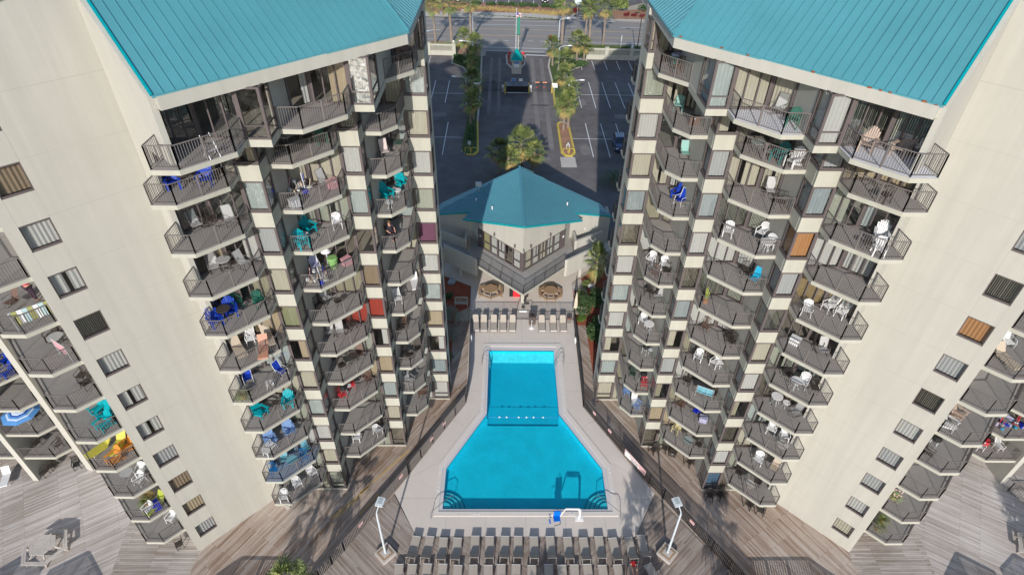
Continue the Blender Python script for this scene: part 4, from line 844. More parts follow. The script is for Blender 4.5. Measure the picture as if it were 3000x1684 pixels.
b = MB(); b.obox((-1.75, -.35, .62), (.5, .48, .07), .1, bl); b.obox((-1.72, -.12, .9), (.5, .06, .5), .1, bl, -.2); b.obox((-2.25, -.42, .3), (.1, .36, .05), .1, bl); b.build('seat', t)
b = MB(); b.tube([(-1.5, -.5, .62), (-1.5, -.72, .45), (-1.95, -.78, .3)], .025, M['black']); b.tube([(-2.0, -.25, .9), (-2.3, -.3, .88)], .02, W_); b.tube([(-1.55, -.1, 1.15), (-1.75, 0, 1.3)], .025, M['black']); b.build('armrest', t)
def handrail(x, y, s, lab):
    t = thing('handrail', (x, y, 0), 0, lab, 'handrail', 'handrails at the pool steps'); b = MB()
    b.tube([(0, 0, .01), (0, 0, .75), (s * .15, .1, .88), (s * 1.25, 1.5, .5), (s * 1.55, 1.9, .2), (s * 1.6, 1.95, -.4)], .025, M['steel'], 8); b.build('rail', t)
handrail(-7.16, 24.7, 1, 'curved steel handrail at the left pool steps'); handrail(7.2, 24.68, -1, 'curved steel handrail at the right pool steps')
def ladder(x, y, s, lab):
    t = thing('pool_ladder', (x, y, 0), 0, lab, 'ladder', 'ladders at the pool neck'); b = MB()
    for yy in (0, .56):
        b.tube([(-s * .3, yy, .05), (-s * .3, yy, .68), (-s * .22, yy, .84), (0, yy, .92), (s * .18, yy, .84), (s * .42, yy, .5), (s * .5, yy, 0), (s * .52, yy, -.7)], .024, M['steel'], 8)
    b.build('rail', t); b = MB()
    for z in (-.1, -.35): b.box(min(s * .45, s * .56), max(s * .45, s * .56), 0, .56, z, z + .03, M['white'])
    b.build('tread', t)
ladder(-3.55, 40.65, 1, 'steel pool ladder on the left side of the narrow end'); ladder(3.72, 40.45, -1, 'steel pool ladder on the right side of the narrow end')
t = thing('float_line', (0, 34.4, -.04), 0, 'blue rope with six white floats across the pool neck', 'float line'); b = MB(); b.cyl((-3.2, 0, 0), (3.2, 0, 0), .012, .012, 5, bl); b.build('rope', t)
for x in (-2.07, -1.44, -.38, .31, .93, 1.78): b = MB(); b.ico((x, 0, .02), (.09, .07, .06), W_); b.build('float', t)
for x, y, s, l in ((-5.0, 43.6, 1, 'left'), (5.42, 43.4, -1, 'right')):
    t = thing('life_ring', (x, y, .75), 0, 'white life ring hung on the %s pool fence' % l, 'life ring', 'life rings on the fences'); b = MB()
    n_ = 18
    pts = [(s * .06, .3 * math.cos(2 * math.pi * i / n_), .3 * math.sin(2 * math.pi * i / n_)) for i in range(n_ + 1)]; b.tube(pts, .06, W_, 8); b.build('ring', t)
# small grey table umbrella base, bin, game table, trash
t = thing('closed_parasol', (1.12, 45.95, 0), 0, 'closed white parasol standing between the two groups of pale loungers', 'parasol'); b = MB(); b.cyl((0, 0, 0), (0, 0, .1), .26, .2, 12, W_); b.cyl((0, 0, .1), (0, 0, 1.0), .03, .02, 6, W_); b.cyl((0, 0, .95), (0, 0, 1.05), .05, .03, 6, W_); b.build('stand', t)
t = thing('litter_bin', (1.2, 46.75, 0), 0, 'brown slatted litter bin against the black fence right of the gate', 'bin'); b = MB(); b.prism([(-.33, -.33), (.33, -.33), (.33, .33), (-.33, .33)], 0, .95, mat('bin_brown', (.10, .075, .07), .7)); b.build('body', t); b = MB(); b.obox((0, 0, 1.0), (.74, .74, .1), 0, mat('bin_brown', 0)); b.cyl((0, 0, 1.05), (0, 0, 1.1), .2, .16, 12, M['black']); b.build('lid', t)
t = thing('folding_screen', (5.05, 47.0, 0), 0, 'grey planter box in the right corner of the pool fence', 'planter'); t.name = 'planter'; b = MB(); b.box(-.25, .25, -.3, 0, 0, .6, M['rail']); b.box(-.2, .2, -.25, -.05, .6, .62, M['mulch']); b.build('box', t)
t = thing('litter_bin', (.3, 50.35, 0), 0, 'brown square bin at the corner under the clubhouse terrace', 'bin'); b = MB(); b.prism([(-.3, -.3), (.3, -.3), (.3, .3), (-.3, .3)], 0, .8, mat('bin_brown', 0)); b.obox((0, 0, .84), (.68, .68, .08), 0, mat('bin_brown', 0)); b.build('body', t)
t = thing('drinks_cooler', (-.75, 51.3, 0), 0, 'black and red drinks cooler under the clubhouse terrace', 'cooler'); b = MB(); b.box(-.4, .0, -.3, .3, 0, 1.0, M['black']); b.build('body', t); b = MB(); b.box(.0, .75, -.35, .3, .0, .95, M['red']); b.build('door', t)
# picnic tables
def picnic(x, y, n, ax, ay, label, m, gap=None, rz=0):
    t = thing('picnic_table', (x, y, 0), rz, label, 'picnic table', 'wooden picnic tables with ring benches'); a0 = math.pi / n
    def V(r, i, z=0, k=ax, l=ay): th = a0 + 2 * math.pi * i / n; return (r * k * math.cos(th), r * l * math.sin(th), z)
    for i in range(n):
        b = MB(); K = 5
        for j in range(K):
            r0 = .86 * (j / K) + .012; r1 = .86 * ((j + 1) / K)
            b.hexa([V(r0, i, .72), V(r1, i, .72), V(r1, i + 1, .72), V(r0, i + 1, .72)], [V(r0, i, .76), V(r1, i, .76), V(r1, i + 1, .76), V(r0, i + 1, .76)], m)
        b.build('top_board', t)
        b = MB()
        for r0, r1 in ((1.22, 1.36), (1.375, 1.53)): b.hexa([V(r0, i, .42), V(r1, i, .42), V(r1, i + 1, .42), V(r0, i + 1, .42)], [V(r0, i, .46), V(r1, i, .46), V(r1, i + 1, .46), V(r0, i + 1, .46)], m)
        b.build('bench', t)
        b = MB(); p = Vector(V(1.38, i + .5 if False else i)); b.beam((p.x * .25, p.y * .25, .66), (p.x * .55, p.y * .55, .66), .06, .09, m); b.beam((p.x * .45, p.y * .45, .68), (p.x * 1.04, p.y * 1.04, .0), .06, .09, m); b.beam((p.x * .5, p.y * .5, .37), (p.x * 1.05, p.y * 1.05, .37), .05, .08, m); b.build('leg', t)
    return t
picnic(-3.2, 51.5, 6, 1.0, .92, 'hexagonal brown wooden picnic table left of the terrace point', M['teakd']); picnic(3.35, 51.3, 8, .92, .9, 'octagonal brown wooden picnic table right of the terrace point', M['teakd'])
picnic(-34.3, 22.2, 6, 1.05, 1.0, 'weathered grey hexagonal picnic table on the far left deck', M['greywood'], rz=.5)
picnic(37.4, 22.1, 6, 1.05, 1.0, 'weathered grey picnic table cut by the far right edge', M['greywood'], rz=-.5)
# ------------------------------------------------------------------ vegetation
def fan_frond(b, base, ang, lift, L, r, m, rnd, nl=13, droop=.5):
    d = Vector((math.cos(ang) * math.cos(lift), math.sin(ang) * math.cos(lift), math.sin(lift))); c = Vector(base) + d * L; side = d.cross(Vector((0, 0, 1))); side = side.normalized() if side.length > .1 else Vector((1, 0, 0)); up = side.cross(d)
    b.beam(base, c, .03, .02, m)
    for i in range(nl):
        t = (i / (nl - 1) - .5) * R(230); dd = d * math.cos(t) + side * math.sin(t); ln = r * (1 - .3 * abs(t) / 2) * rnd.uniform(.85, 1.1)
        tip = c + dd * ln + Vector((0, 0, -droop * ln * rnd.uniform(.3, .8))) + up * .05; mid = c + dd * ln * .55 + up * .06; w = .05 * r / .8; pv = side * math.cos(t) - d * math.sin(t)
        b.add([c, mid + pv * w, tip, mid - pv * w], [(0, 1, 2, 3)], m)
def feather(b, base, ang, lift, L, m, rnd, n=16, curve=1.0):
    p = Vector(base); el = lift; d0 = Vector((math.cos(ang), math.sin(ang), 0)); s = Vector((-math.sin(ang), math.cos(ang), 0)); st = L / n
    for i in range(n):
        d = d0 * math.cos(el) + Vector((0, 0, math.sin(el))); q = p + d * st; lf = .42 * math.sin(math.pi * (i + 1.5) / (n + 2)) * L / 2
        for sg in (-1, 1):
            a = p.lerp(q, .5); tip = a + s * sg * lf + d * lf * .6 + Vector((0, 0, -.12 * lf)); b.add([a - d * .02, a + d * .025, tip], [(0, 1, 2)], m)
        p = q; el -= curve * (lift + .8) / n
def fan_palm(name, h, cr, rnd, n=27, skirt=10, tr=.17, m='frond'):
    t = thing(name, cat='palm'); b = MB(); p = Vector((0, 0, 0)); K = 10; pts = []; bx, by = rnd.uniform(-.04, .04) * h, rnd.uniform(-.04, .04) * h
    for i in range(K + 1):
        u = i / K; pts.append(Vector((bx * u * u, by * u * u, h * u)))
    for i in range(K): b.cyl(pts[i], pts[i + 1], tr * (1.15 - .25 * i / K), tr * (1.15 - .25 * (i + 1) / K), 9, M['trunk'], cap=False)
    for i in range(30):
        a = rnd.uniform(0, 6.28); z = h * rnd.uniform(.08, .97); c = Vector((bx * (z / h) ** 2 + tr * math.cos(a), by * (z / h) ** 2 + tr * math.sin(a), z)); b.beam(c, c + Vector((.09 * math.cos(a), .09 * math.sin(a), .14)), .06, .03, M['trunk'])
    o = b.build('trunk', t); b = MB(); top = pts[-1]
    for i in range(n):
        u = i / n; lift = R(82) - u * R(105); fan_frond(b, top + Vector((0, 0, .15 - .25 * u)), i * 2.4 + rnd.uniform(-.2, .2), lift, cr * rnd.uniform(.5, .68), cr * rnd.uniform(.38, .5), M[rnd.choice([m, m, 'frond2', 'frond3'] if m == 'frond' else [m])], rnd, droop=.35 + .4 * u)
    for i in range(skirt): fan_frond(b, top - Vector((0, 0, .2)), i * 2.4 + .5, R(-rnd.uniform(25, 65)), cr * .5, cr * .42, M['frondold'] if rnd.random() < (.45 if h > 5 else .7) else M[m], rnd, droop=.8)
    b.build('crown', t); return t
rn = random.Random(3)
SAB = [fan_palm('cabbage_palm', 3.6, 2.0, rn), fan_palm('cabbage_palm', 3.6, 2.1, rn, n=31), fan_palm('cabbage_palm', 3.6, 1.9, rn, n=25, skirt=14)]
WAS = [fan_palm('tall_fan_palm', 7.9, 2.8, rn, n=26, skirt=7, tr=.21), fan_palm('tall_fan_palm', 7.9, 2.9, rn, n=24, skirt=8, tr=.27)]
used = set()
def put(src, x, y, label, group, sc=1, rz=None, hs=1):
    rz = rn.uniform(0, 6) if rz is None else rz
    if id(src) not in used:
        used.add(id(src)); src.location = (x, y, 0); src.rotation_euler = (0, 0, rz); src.scale = (sc, sc, sc * hs); tag(src, label, None, group); return src
    return copytree(src, (x, y, 0), rz, label, group, sc=(sc, sc, sc * hs))
gW = 'tall fan palms lining the road'
for i, (x, y, sc, l) in enumerate(((-17.3, 139.3, .98, 'tall slim fan palm by the road, leftmost, behind the cream fence'), (-13.75, 139.5, 1.04, 'thick trunked fan palm by the road beside the left fence pier'), (-9.6, 141.5, 1.03, 'tall fan palm by the road with streetlight beside its trunk'), (10.9, 140.4, 1.08, 'tall fan palm by the road right of the drive mouth and streetlight'), (16.1, 140.8, .92, 'shorter left palm of the leaning pair by the road at right'), (17.1, 140.7, 1.04, 'taller right palm of the leaning pair by the road at right'), (19.9, 138.4, 1.02, 'tall fan palm behind the cream fence wall, rightmost of the row'))):
    put(WAS[i % 2], x, y, l, gW, sc)
gS = 'cabbage palms along the drive'
SP = [(-10.4, 129.5, 1.15, 1, 'sunlit cabbage palm beside the left end of the cream fence'), (-7.9, 127.5, 1.05, 1, 'shaded cabbage palm at the head of the left island'), (-8.2, 119.2, 1.05, 1, 'shaded cabbage palm, second on the left island'), (-8.3, 118.0, .9, 1, 'small shaded cabbage palm behind the left gate notice'),
      (-7.6, 104.5, 1.2, 1, 'large shaded cabbage palm in the middle of the left island'), (-7.0, 98.0, 1.05, 1, 'shaded cabbage palm with thin leaning trunk on the left island'), (-7.5, 96.2, 1.0, 1.05, 'shaded cabbage palm at the near end of the left clump'),
      (7.9, 125.2, 1.12, 1, 'sunlit cabbage palm with brown skirt beside the drive mouth'), (12.9, 126.2, 1.3, 1, 'broad cabbage palm with yellow fronds by the right fence'), (14.6, 127.9, 1.1, .9, 'dark low cabbage palm tucked behind the broad one'), (9.6, 116.5, 1.15, 1, 'sunlit cabbage palm right of the drive, third from the road'),
      (9.0, 108.2, 1.15, 1, 'sunlit cabbage palm behind the right gate notice'), (9.8, 103.6, 1.0, 1, 'small cabbage palm beside the parking lamp on the right'), (7.9, 94.0, 1.1, 1.1, 'front cabbage palm of the right clump over the yellow kerb'), (8.7, 94.8, 1.15, 1.15, 'right hand cabbage palm of the clump over the yellow kerb'), (8.2, 96.2, 1.0, 1.05, 'rear cabbage palm of the clump over the yellow kerb'),
      (.7, 79.2, 1.25, 1.05, 'tallest cabbage palm of the clump behind the clubhouse ridge'), (2.3, 78.6, 1.1, .95, 'right cabbage palm of the clump behind the clubhouse'), (-1.3, 77.5, 1.1, .85, 'low cabbage palm with yellow fronds in the clump behind the clubhouse'), (-2.6, 79.2, 1.1, .9, 'shaded left cabbage palm of the clump behind the clubhouse')]
for i, (x, y, sc, hs, l) in enumerate(SP): put(SAB[i % 3], x, y, l, gS, sc, hs=hs)
put(SAB[1], 8.2, 51.8, 'cabbage palm with crooked trunk beside the right clubhouse wing', gS, .72, hs=1.7)
# palms standing just in front of the deck, whose crown and shadows reach the picture
for x, y, h, l in ((-14.9, 17.6, 1.25, 'green palm crown rising into the bottom edge left of the pool fence'), (-17.6, 12.6, 1.6, 'palm before the left deck, seen by its shadow on the planks'), (7.2, 12.6, 1.35, 'palm in front of the right loungers, seen by its shadow on the pool deck'), (12.9, 10.6, 1.5, 'palm in front of the right fence, seen by its shadow on the planks'), (.1, 10.0, 1.0, 'palm in front of the lounger rows, shading them from below'), (36.6, 12.6, 1.2, 'palm in front of the far right deck')):
    put(SAB[0], x, y, l, 'palms in front of the deck', .95, hs=h * 1.05)
def feather_palm(label, x, y, r, n, m, lift=R(70)):
    t = thing('pindo_palm', (x, y, 0), 0, label, 'palm', 'blue green feather palms by the towers'); b = MB(); b.cyl((0, 0, 0), (0, 0, r * .5), .25, .18, 8, M['trunk']); b.build('trunk', t); b = MB()
    for i in range(n): feather(b, (0, 0, r * .5), i * 2.4, lift - R(75) * i / n, r * rn.uniform(.9, 1.1), m, rn, curve=1.3)
    b.build('crown', t)
feather_palm('blue green feather palm in the left bed behind the white bench', -7.6, 47.3, 1.7, 34, M['frondblue']); feather_palm('second feather palm in the left bed, nearer the pool', -7.5, 44.4, 1.6, 30, M['frondblue'])
feather_palm('small dark feather palm in the left bed, nearest the pool', -7.4, 41.6, 1.0, 22, M['leaf']); feather_palm('dark feather palm in shade against the right tower', 9.6, 47.5, 1.3, 24, M['frondblue'])
feather_palm('low fern like palm in the right bed beside the grey boulder', 7.5, 53.0, .8, 22, M['frond']); feather_palm('low palm with yellow green fronds behind the grey boulder', 8.5, 54.0, .8, 22, M['frond']); feather_palm('spiky low palm in the right bed by the plaza edge', 6.8, 51.2, .9, 22, M['frond'])
feather_palm('large dark palm beside the right tower at the car park edge', 13.6, 76.0, 2.6, 40, M['leaf'])
def bush(name, label, x, y, rx, ry, rz_, n, m, cat='shrub', group=None, ls=.11, z0=0, lumps=7):
    t = thing(name, (x, y, z0), 0, label, cat, group); b = MB(); L = [(rn.uniform(-.55, .55) * rx, rn.uniform(-.55, .55) * ry, rn.uniform(.35, .75) * rz_, rn.uniform(.4, .62)) for _ in range(lumps)]
    for i in range(n):
        c = rn.choice(L); a = rn.uniform(0, 6.28); e = math.acos(rn.uniform(-.5, 1)); rr = c[3] * (rn.random() ** .3)
        p = Vector((c[0] + rx * rr * math.sin(e) * math.cos(a), c[1] + ry * rr * math.sin(e) * math.sin(a), max(.03, c[2] + rz_ * rr * .62 * math.cos(e)))); u = Vector((rn.gauss(0, 1), rn.gauss(0, 1), rn.gauss(0, .5))).normalized(); v = u.cross(Vector((rn.gauss(0, 1), rn.gauss(0, 1), rn.gauss(0, 1)))).normalized(); s = ls * rn.uniform(.6, 1.2)
        b.add([p - u * s, p + v * s * .5, p + u * s, p - v * s * .5], [(0, 1, 2, 3)], m)
    b.build('foliage', t); b = MB()
    for k in range(4): b.cyl((0, 0, 0), (rn.uniform(-.4, .4) * rx, rn.uniform(-.4, .4) * ry, rz_ * .6), .04, .015, 5, M['trunk'])
    b.build('stem', t); return t
bush('clipped_shrub', 'large rounded clipped shrub in the red bed right of the plaza', 7.5, 48.9, 1.5, 1.9, 2.1, 7000, M['leaf'], ls=.085); bush('broadleaf_shrub', 'glossy broad leaved shrub between the wood path and the right tower', 7.7, 44.9, 1.05, 2.2, 1.7, 3600, M['leaf'], ls=.14)
bush('low_shrub', 'low bright green shrub at the end of the right wood path', 6.35, 47.15, .65, .55, .55, 1300, mat('bright_leaf', (.10, .17, .03), .6, var=.4, scale=4), ls=.08)
bush('flowering_shrub', 'red flowered shrub at the corner of the right bed', 6.3, 51.4, .35, .4, .5, 300, M['leafred'], ls=.07); bush('dark_shrub', 'dark shrub in the shaded left bed', -7.8, 50.5, .6, .6, .7, 700, M['leaf'])
for i, (x, y, rx, ry, l) in enumerate(((10.6, 121.8, 1.0, 1.4, 'dark undergrowth shrub under the sunlit palms right of the drive'), (11.6, 124.6, 1.4, 1.2, 'green undergrowth below the broad palm by the right fence'), (13.9, 124.9, 1.3, 1.0, 'round undergrowth shrub at the front of the right planting'), (10.2, 111.5, .9, 1.8, 'low shrub along the kerb behind the right gate'), (-11.0, 127.4, 1.4, 1.6, 'dark shrub below the palm at the left fence end'), (-9.6, 125.0, 1.4, 1.4, 'dark shrub at the head of the left island'), (-7.2, 91.5, .6, 3.6, 'low shaded ground shrub in the near part of the left island'))):
    bush('undergrowth_shrub', l, x, y, rx, ry, 1.2, 1100, M['leaf'], group='undergrowth shrubs on the islands', ls=.18)
for i, x in enumerate((-9.5, -5.7, -2.5, 0, 2.6, 5.4, 8.7, 11.2)): bush('hedge_shrub', 'low green hedge shrub, %s from the left of the row across the road' % O[i], x, 170.6 - .1 * x, 1.4, .8, 1.1, 700, M['leaf'], group='hedge shrubs across the road', ls=.22)
bush('red_leaf_shrub', 'dark red leaved shrub beside the far road sign', 16.2, 165.2, 1.0, 1.0, 1.4, 600, M['leafred'], ls=.2); bush('tall_grassy_shrub', 'large grassy palm thicket across the road at right', 27.5, 167.5, 3.2, 2.4, 4.4, 2600, M['frond'], ls=.5); bush('undergrowth_shrub', 'thicket of dark shrubs behind the grassy palm at far right', 37, 168, 4, 3, 2.5, 1600, M['leaf'], ls=.3)
for i in range(5): bush('red_leaf_shrub', 'dark red shrub, %s from the left of the row at the far right kerb' % O[i], 29.0 + i * 1.9, 163.0 - .4 * i, .8, .8, .9, 260, M['leafred'], group='dark red shrubs across the road', ls=.2)
bush('tall_grassy_shrub', 'grassy clump behind the tall palm across the road', 12.3, 168.6, 1.6, 1.4, 3, 900, M['frond'], ls=.4)
def tufts(name, pts, n, m, h, label, cat):
    b = MB()
    for _ in range(n):
        u = rn.random(); i = min(len(pts) - 2, int(u * (len(pts) - 1))); f = u * (len(pts) - 1) - i; x = pts[i][0] * (1 - f) + pts[i + 1][0] * f + rn.gauss(0, pts[i][2]); y = pts[i][1] * (1 - f) + pts[i + 1][1] * f + rn.gauss(0, pts[i][2]); 
        for k in range(5): a = rn.uniform(0, 6.28); b.add([(x - .03, y, .0), (x + .03, y, .0), (x + math.cos(a) * h * .5, y + math.sin(a) * h * .5, h * rn.uniform(.6, 1.1))], [(0, 1, 2)], m)
    return tag(b.build(name), label, cat, None, 'stuff')
tufts('dry_grass', [(-30, 172.6, .8), (-10, 168.8, .9), (6, 165.6, .9), (14, 163.5, .6)], 1200, M['frondold'], .5, 'dry tufts of grass on the bank across the road', 'grass'); tufts('kerb_grass', [(-20, 164.6, .15), (0, 160.9, .15), (12, 158.8, .15)], 400, M['grass'], .3, 'grass growing along the far kerb', 'grass')
tufts('hedge_grass', [(16, 137.6, .5), (28, 135.5, .5)], 1500, M['grass'], .6, 'low green planting between the right fence and the road', 'ground cover'); tufts('verge_grass', [(-17, 137.5, .8), (-12.5, 137.0, .8)], 300, M['frond'], .6, 'rough grass behind the left cream fence', 'ground cover')
# boulders, bench, sail parasol, skeleton items in the beds
t = thing('boulder', (7.95, 52.6, 0), .3, 'pale grey boulder in the red bed right of the plaza', 'rock'); b = MB(); b.ico((0, 0, .22), (.42, .32, .4), mat('boulder', (.5, .5, .52), .9, var=.2), 10); o = obj('stone', b.mesh('stone'), t)
t = thing('rock_cover', (-7.6, 53.2, 0), .3, 'bluish grey utility cover in the shaded left bed', 'utility cover'); b = MB(); b.ico((0, 0, .25), (.5, .4, .42), mat('cover', (.3, .36, .42), .7), 8); b.build('shell', t)
def bench(x, y, rz, label):
    t = thing('white_bench', (x, y, 0), rz, label, 'bench', 'white slatted benches beside the beds'); m = M['stucco2']; b = MB()
    for k in range(4): b.box(-.7, .7, -.22 + k * .12, -.13 + k * .12, .42, .45, m)
    b.build('seat', t); b = MB()
    for k in range(9): b.box(-.66 + k * .165, -.6 + k * .165, .26, .3, .45, .95, m)
    b.box(-.7, .7, .25, .31, .92, 1.0, m); b.build('backrest', t)
    for sx in (-.66, .66): b = MB(); b.box(sx - .04, sx + .04, -.24, -.16, 0, .62, m); b.box(sx - .04, sx + .04, .24, .32, 0, 1.0, m); b.box(sx - .05, sx + .05, -.26, .3, .6, .65, m); b.build('leg', t)
bench(-6.3, 49.4, 0, 'white slatted bench in the shaded left bed'); bench(6.2, 47.9, 0, 'white slatted bench beside the closed cream parasol')
t = thing('market_parasol', (5.8, 48.2, 0), 0, 'tall closed cream parasol leaning at the right end of the pool fence', 'parasol'); b = MB(); b.cyl((0, 0, 0), (0, .15, 2.9), .03, .03, 6, M['trunk']); b.build('pole', t); b = MB(); b.cyl((0, .05, .9), (0, .12, 1.9), .22, .17, 9, mat('cream_canvas', (.62, .56, .44), .9)); b.cyl((0, .12, 1.9), (0, .15, 2.85), .17, .03, 9, mat('cream_canvas', 0)); b.build('canopy', t)
# ------------------------------------------------------------------ street lamps, signs, gate group
def street(x, y, h, L, s, label, two=False, dark=False, g='curved arm street lamps'):
    m = M['railblack'] if dark else M['greym']; t = thing('street_lamp', (x, y, 0), 0, label, 'street lamp', g); b = MB(); b.cyl((0, 0, 0), (0, 0, h), .11, .08, 10, m); b.build('pole', t)
    for sg in ([s, -s] if two else [s]):
        b = MB(); b.tube([(0, 0, h - .05), (sg * L * .35, 0, h + .28), (sg * L, 0, h + .4)], .045, m, 6); a = b.build('arm', t); b = MB(); b.ico((sg * (L + .3), 0, h + .4), (.5, .2, .12), m if dark else M['white'], 10); b.build('lamp_head', a)
street(-9.15, 143.0, 5.6, 1.7, -1, 'white street lamp beside the third palm on the left of the road', two=False); street(9.95, 137.8, 5.6, 1.5, 1, 'white street lamp by the palm right of the drive mouth')
street(-8.3, 124.5, 4.6, 2.0, -1, 'blue grey parking lamp in shade left of the drive mouth'); street(8.9, 122.3, 4.6, 1.7, 1, 'white parking lamp between sunlit palms on the right'); street(9.3, 103.5, 4.6, 1.9, 1, 'white parking lamp over the right island, nearest of its side'); street(-8.6, 104.5, 4.6, 1.7, -1, 'parking lamp head poking out of the shaded left palms')
street(26.2, 131.5, 8.5, .8, -1, 'black lamp post behind the right cream fence', dark=True, g=None)
def sign(x, y, h, w, hh, m, label, txt=None, tm=None, shape='box', zc=None, post=None):
    t = thing('road_sign', (x, y, 0), 0, label, 'sign'); b = MB(); b.cyl((0, .03, 0), (0, .03, h), .03, .03, 6, post or M['greym']); b.build('post', t); b = MB(); z = zc or h - hh / 2
    if shape == 'box': b.box(-w / 2, w / 2, -.02, .0, z - hh / 2, z + hh / 2, m)
    else:
        n = 8 if shape == 'oct' else 20; b.prism([(0, 0)], 0, 0, m) if False else None
        vs = [(w / 2 * math.cos(2 * math.pi * (i + .5) / n), yy, z + w / 2 * math.sin(2 * math.pi * (i + .5) / n)) for yy in (-.02, 0) for i in range(n)]; b.add(vs, [tuple(range(n)), tuple(range(n, 2 * n))[::-1]] + [(i, (i + 1) % n, n + (i + 1) % n, n + i) for i in range(n)], m)
    p = b.build('panel', t)
    if txt:
        for i, l in enumerate(txt.split('/')): text(l, (0, -.03, z + (len(txt.split('/')) - 1) * .07 * 1.2 - i * .16), .14 if shape == 'box' else .22, tm, rx=R(90), parent=t)
    return t
sign(8.2, 137.2, 2.6, .95, .95, M['red'], 'red octagonal sign with white lettering at the road end of the drive', 'STOP', M['white'], 'oct'); sign(-6.9, 110.7, 1.7, 1.35, .8, M['white'], 'white notice board with red heading left of the drive gates', 'NOTICE/PRIVATE', M['red']); sign(7.45, 110.9, 1.7, 1.1, .85, M['white'], 'white notice board with red heading right of the drive gates', 'NOTICE/PRIVATE', M['red'])
sign(-7.2, 86.3, 1.6, .5, .6, M['greym'], 'pale blue sign on a yellow post at the tip of the left island', None, None, post=M['yellow']); sign(16.3, 162.0, 4.6, 1.7, 1.7, M['greym'], 'large round pale sign on a pole across the road', None, None, 'round'); sign(23.0, 133.6, 3.8, .12, 1.2, M['greym'], 'thin bare sign pole behind the right fence')
# gatehouse
t = thing('gatehouse', (.5, 121.8, 0), 0, 'small cream gatehouse with steep pyramid teal roof in the middle of the drive', 'gatehouse', world=True); b = MB(); b.box(-.48, 1.46, 120.3, 123.2, 0, 2.7, st_ := M['stucco']); b.build('wall', t); b = MB(); c = (.5, 121.8)
b.add([(-.75, 119.9, 2.7), (1.75, 119.9, 2.7), (1.75, 123.6, 2.7), (-.75, 123.6, 2.7), (*c, 4.6)], [(0, 1, 4), (1, 2, 4), (2, 3, 4), (3, 0, 4), (3, 2, 1, 0)], mat('bright_teal_roof', (0, .28, .27), .35)); r_ = b.build('roof', t); b = MB(); b.box(-.72, 1.72, 119.88, 123.6, 2.58, 2.7, M['stucco2']); b.build('roof_trim', t)
sgm = mat('blue_sign', (.03, .22, .55), .5); b = MB(); b.box(.0, .95, 120.26, 120.3, 2.0, 2.55, sgm); q = b.build('sign_panel', t); text('WELCOME', (.47, 120.25, 2.3), .17, M['white'], rx=R(90), parent=t); b = MB(); b.box(.0, .95, 120.27, 120.3, 1.35, 1.95, M['white']); b.build('sign_panel', t); text('REGISTER', (.47, 120.26, 1.7), .14, sgm, rx=R(90), parent=t)
t = thing('flag_pole', (.45, 131.0, 0), 0, 'white flagpole with a small striped red and blue flag behind the gatehouse', 'flagpole'); b = MB(); b.cyl((0, 0, 0), (0, 0, 9.6), .09, .05, 8, M['greym']); b.build('pole', t); b = MB(); fr_ = mat('flag_red', (.6, .1, .12), .8); fb = mat('flag_blue', (.1, .1, .35), .8)
for i in range(6): b.hexa([(.05, .0, 7.9 + i * .14), (1.0, .15, 7.7 + i * .14), (1.0, .17, 7.7 + i * .14), (.05, .02, 7.9 + i * .14)], [(.05, .0, 8.04 + i * .14), (1.0, .15, 7.84 + i * .14), (1.0, .17, 7.84 + i * .14), (.05, .02, 8.04 + i * .14)], fr_ if i % 2 == 0 else M['white'])
b.box(.05, .45, -.03, 0.05, 8.3, 8.72, fb); b.build('flag', t)
t = thing('tall_sign', (.95, 131.2, 0), 0, 'tall narrow green sign board on a cream post beside the flagpole', 'sign'); b = MB(); b.cyl((0, 0, 0), (0, 0, 4.6), .12, .12, 8, M['stucco2']); b.build('post', t); b = MB(); b.box(-.28, .28, -.12, .12, 4.4, 8.2, mat('sign_green', (.04, .22, .16), .5)); b.build('board', t); b = MB(); b.box(-.3, .3, -.14, .14, 4.3, 4.4, M['black']); b.box(-.3, .3, -.14, .14, 8.2, 8.3, M['black']); b.build('cap', t)
for x, l in ((-.9, 'left'), (2.0, 'right')): t = thing('red_planter', (x, 131.4, 0), 0, 'red flowers in a pot on the %s of the tall sign' % l, 'planter', 'red flower pots by the sign'); b = MB(); b.ico((0, 0, .5), (.35, .35, .35), M['red'], 8); b.build('flowers', t); b = MB(); b.cyl((0, 0, 0), (0, 0, .4), .2, .28, 10, M['trunk']); b.build('pot', t)
def gate(x0, x1, label, extra):
    t = thing('drive_gate', ((x0 + x1) / 2, 111, 0), 0, label, 'gate', 'sliding gates across the drive', world=True); q = railing_mb(1, [(x0, 111), (x1, 111)], h=1.7, sp=.16, m=M['railblack'], thin=.03); q.build('railing', t)
    b = MB(); c = (x0 + x1) / 2; vs = [(c + .28 * math.cos(i * .6283), 111.0, 1.75 + .28 * math.sin(i * .6283)) for i in range(10)]; b.tube(vs + [vs[0]], .06, M['railblack']); b.build('emblem', t)
    if extra:
        b = MB(); b.box(x0 + .7, x0 + 1.5, 110.93, 110.97, 1.7, 1.85, mat('orange_reflector', (.8, .3, .15), .4)); b.box(x1 - 1.6, x1 - .8, 110.93, 110.97, 1.7, 1.85, mat('orange_reflector', 0)); b.build('reflector', t)
        for dx in (-.75, .55): b = MB(); b.cyl((c + dx, 110.95, .85), (c + dx, 110.9, .85), .1, .1, 8, M['red']); b.build('reflector', t)
gate(-5.9, -2.0, 'black drive gate on the left, in shadow', False); gate(3.1, 6.8, 'black drive gate on the right with orange reflectors', True)
t = thing('gate_booth', (.45, 111, 0), 0, 'black covered control booth between the two drive gates', 'booth', world=True); b = MB(); b.box(-1.5, 2.4, 110.3, 112.3, .0, 1.25, M['black']); b.box(-1.6, 2.5, 110.2, 112.4, 1.25, 1.35, mat('booth_top', (.12, .12, .13), .5)); b.build('cabinet', t); b = MB()
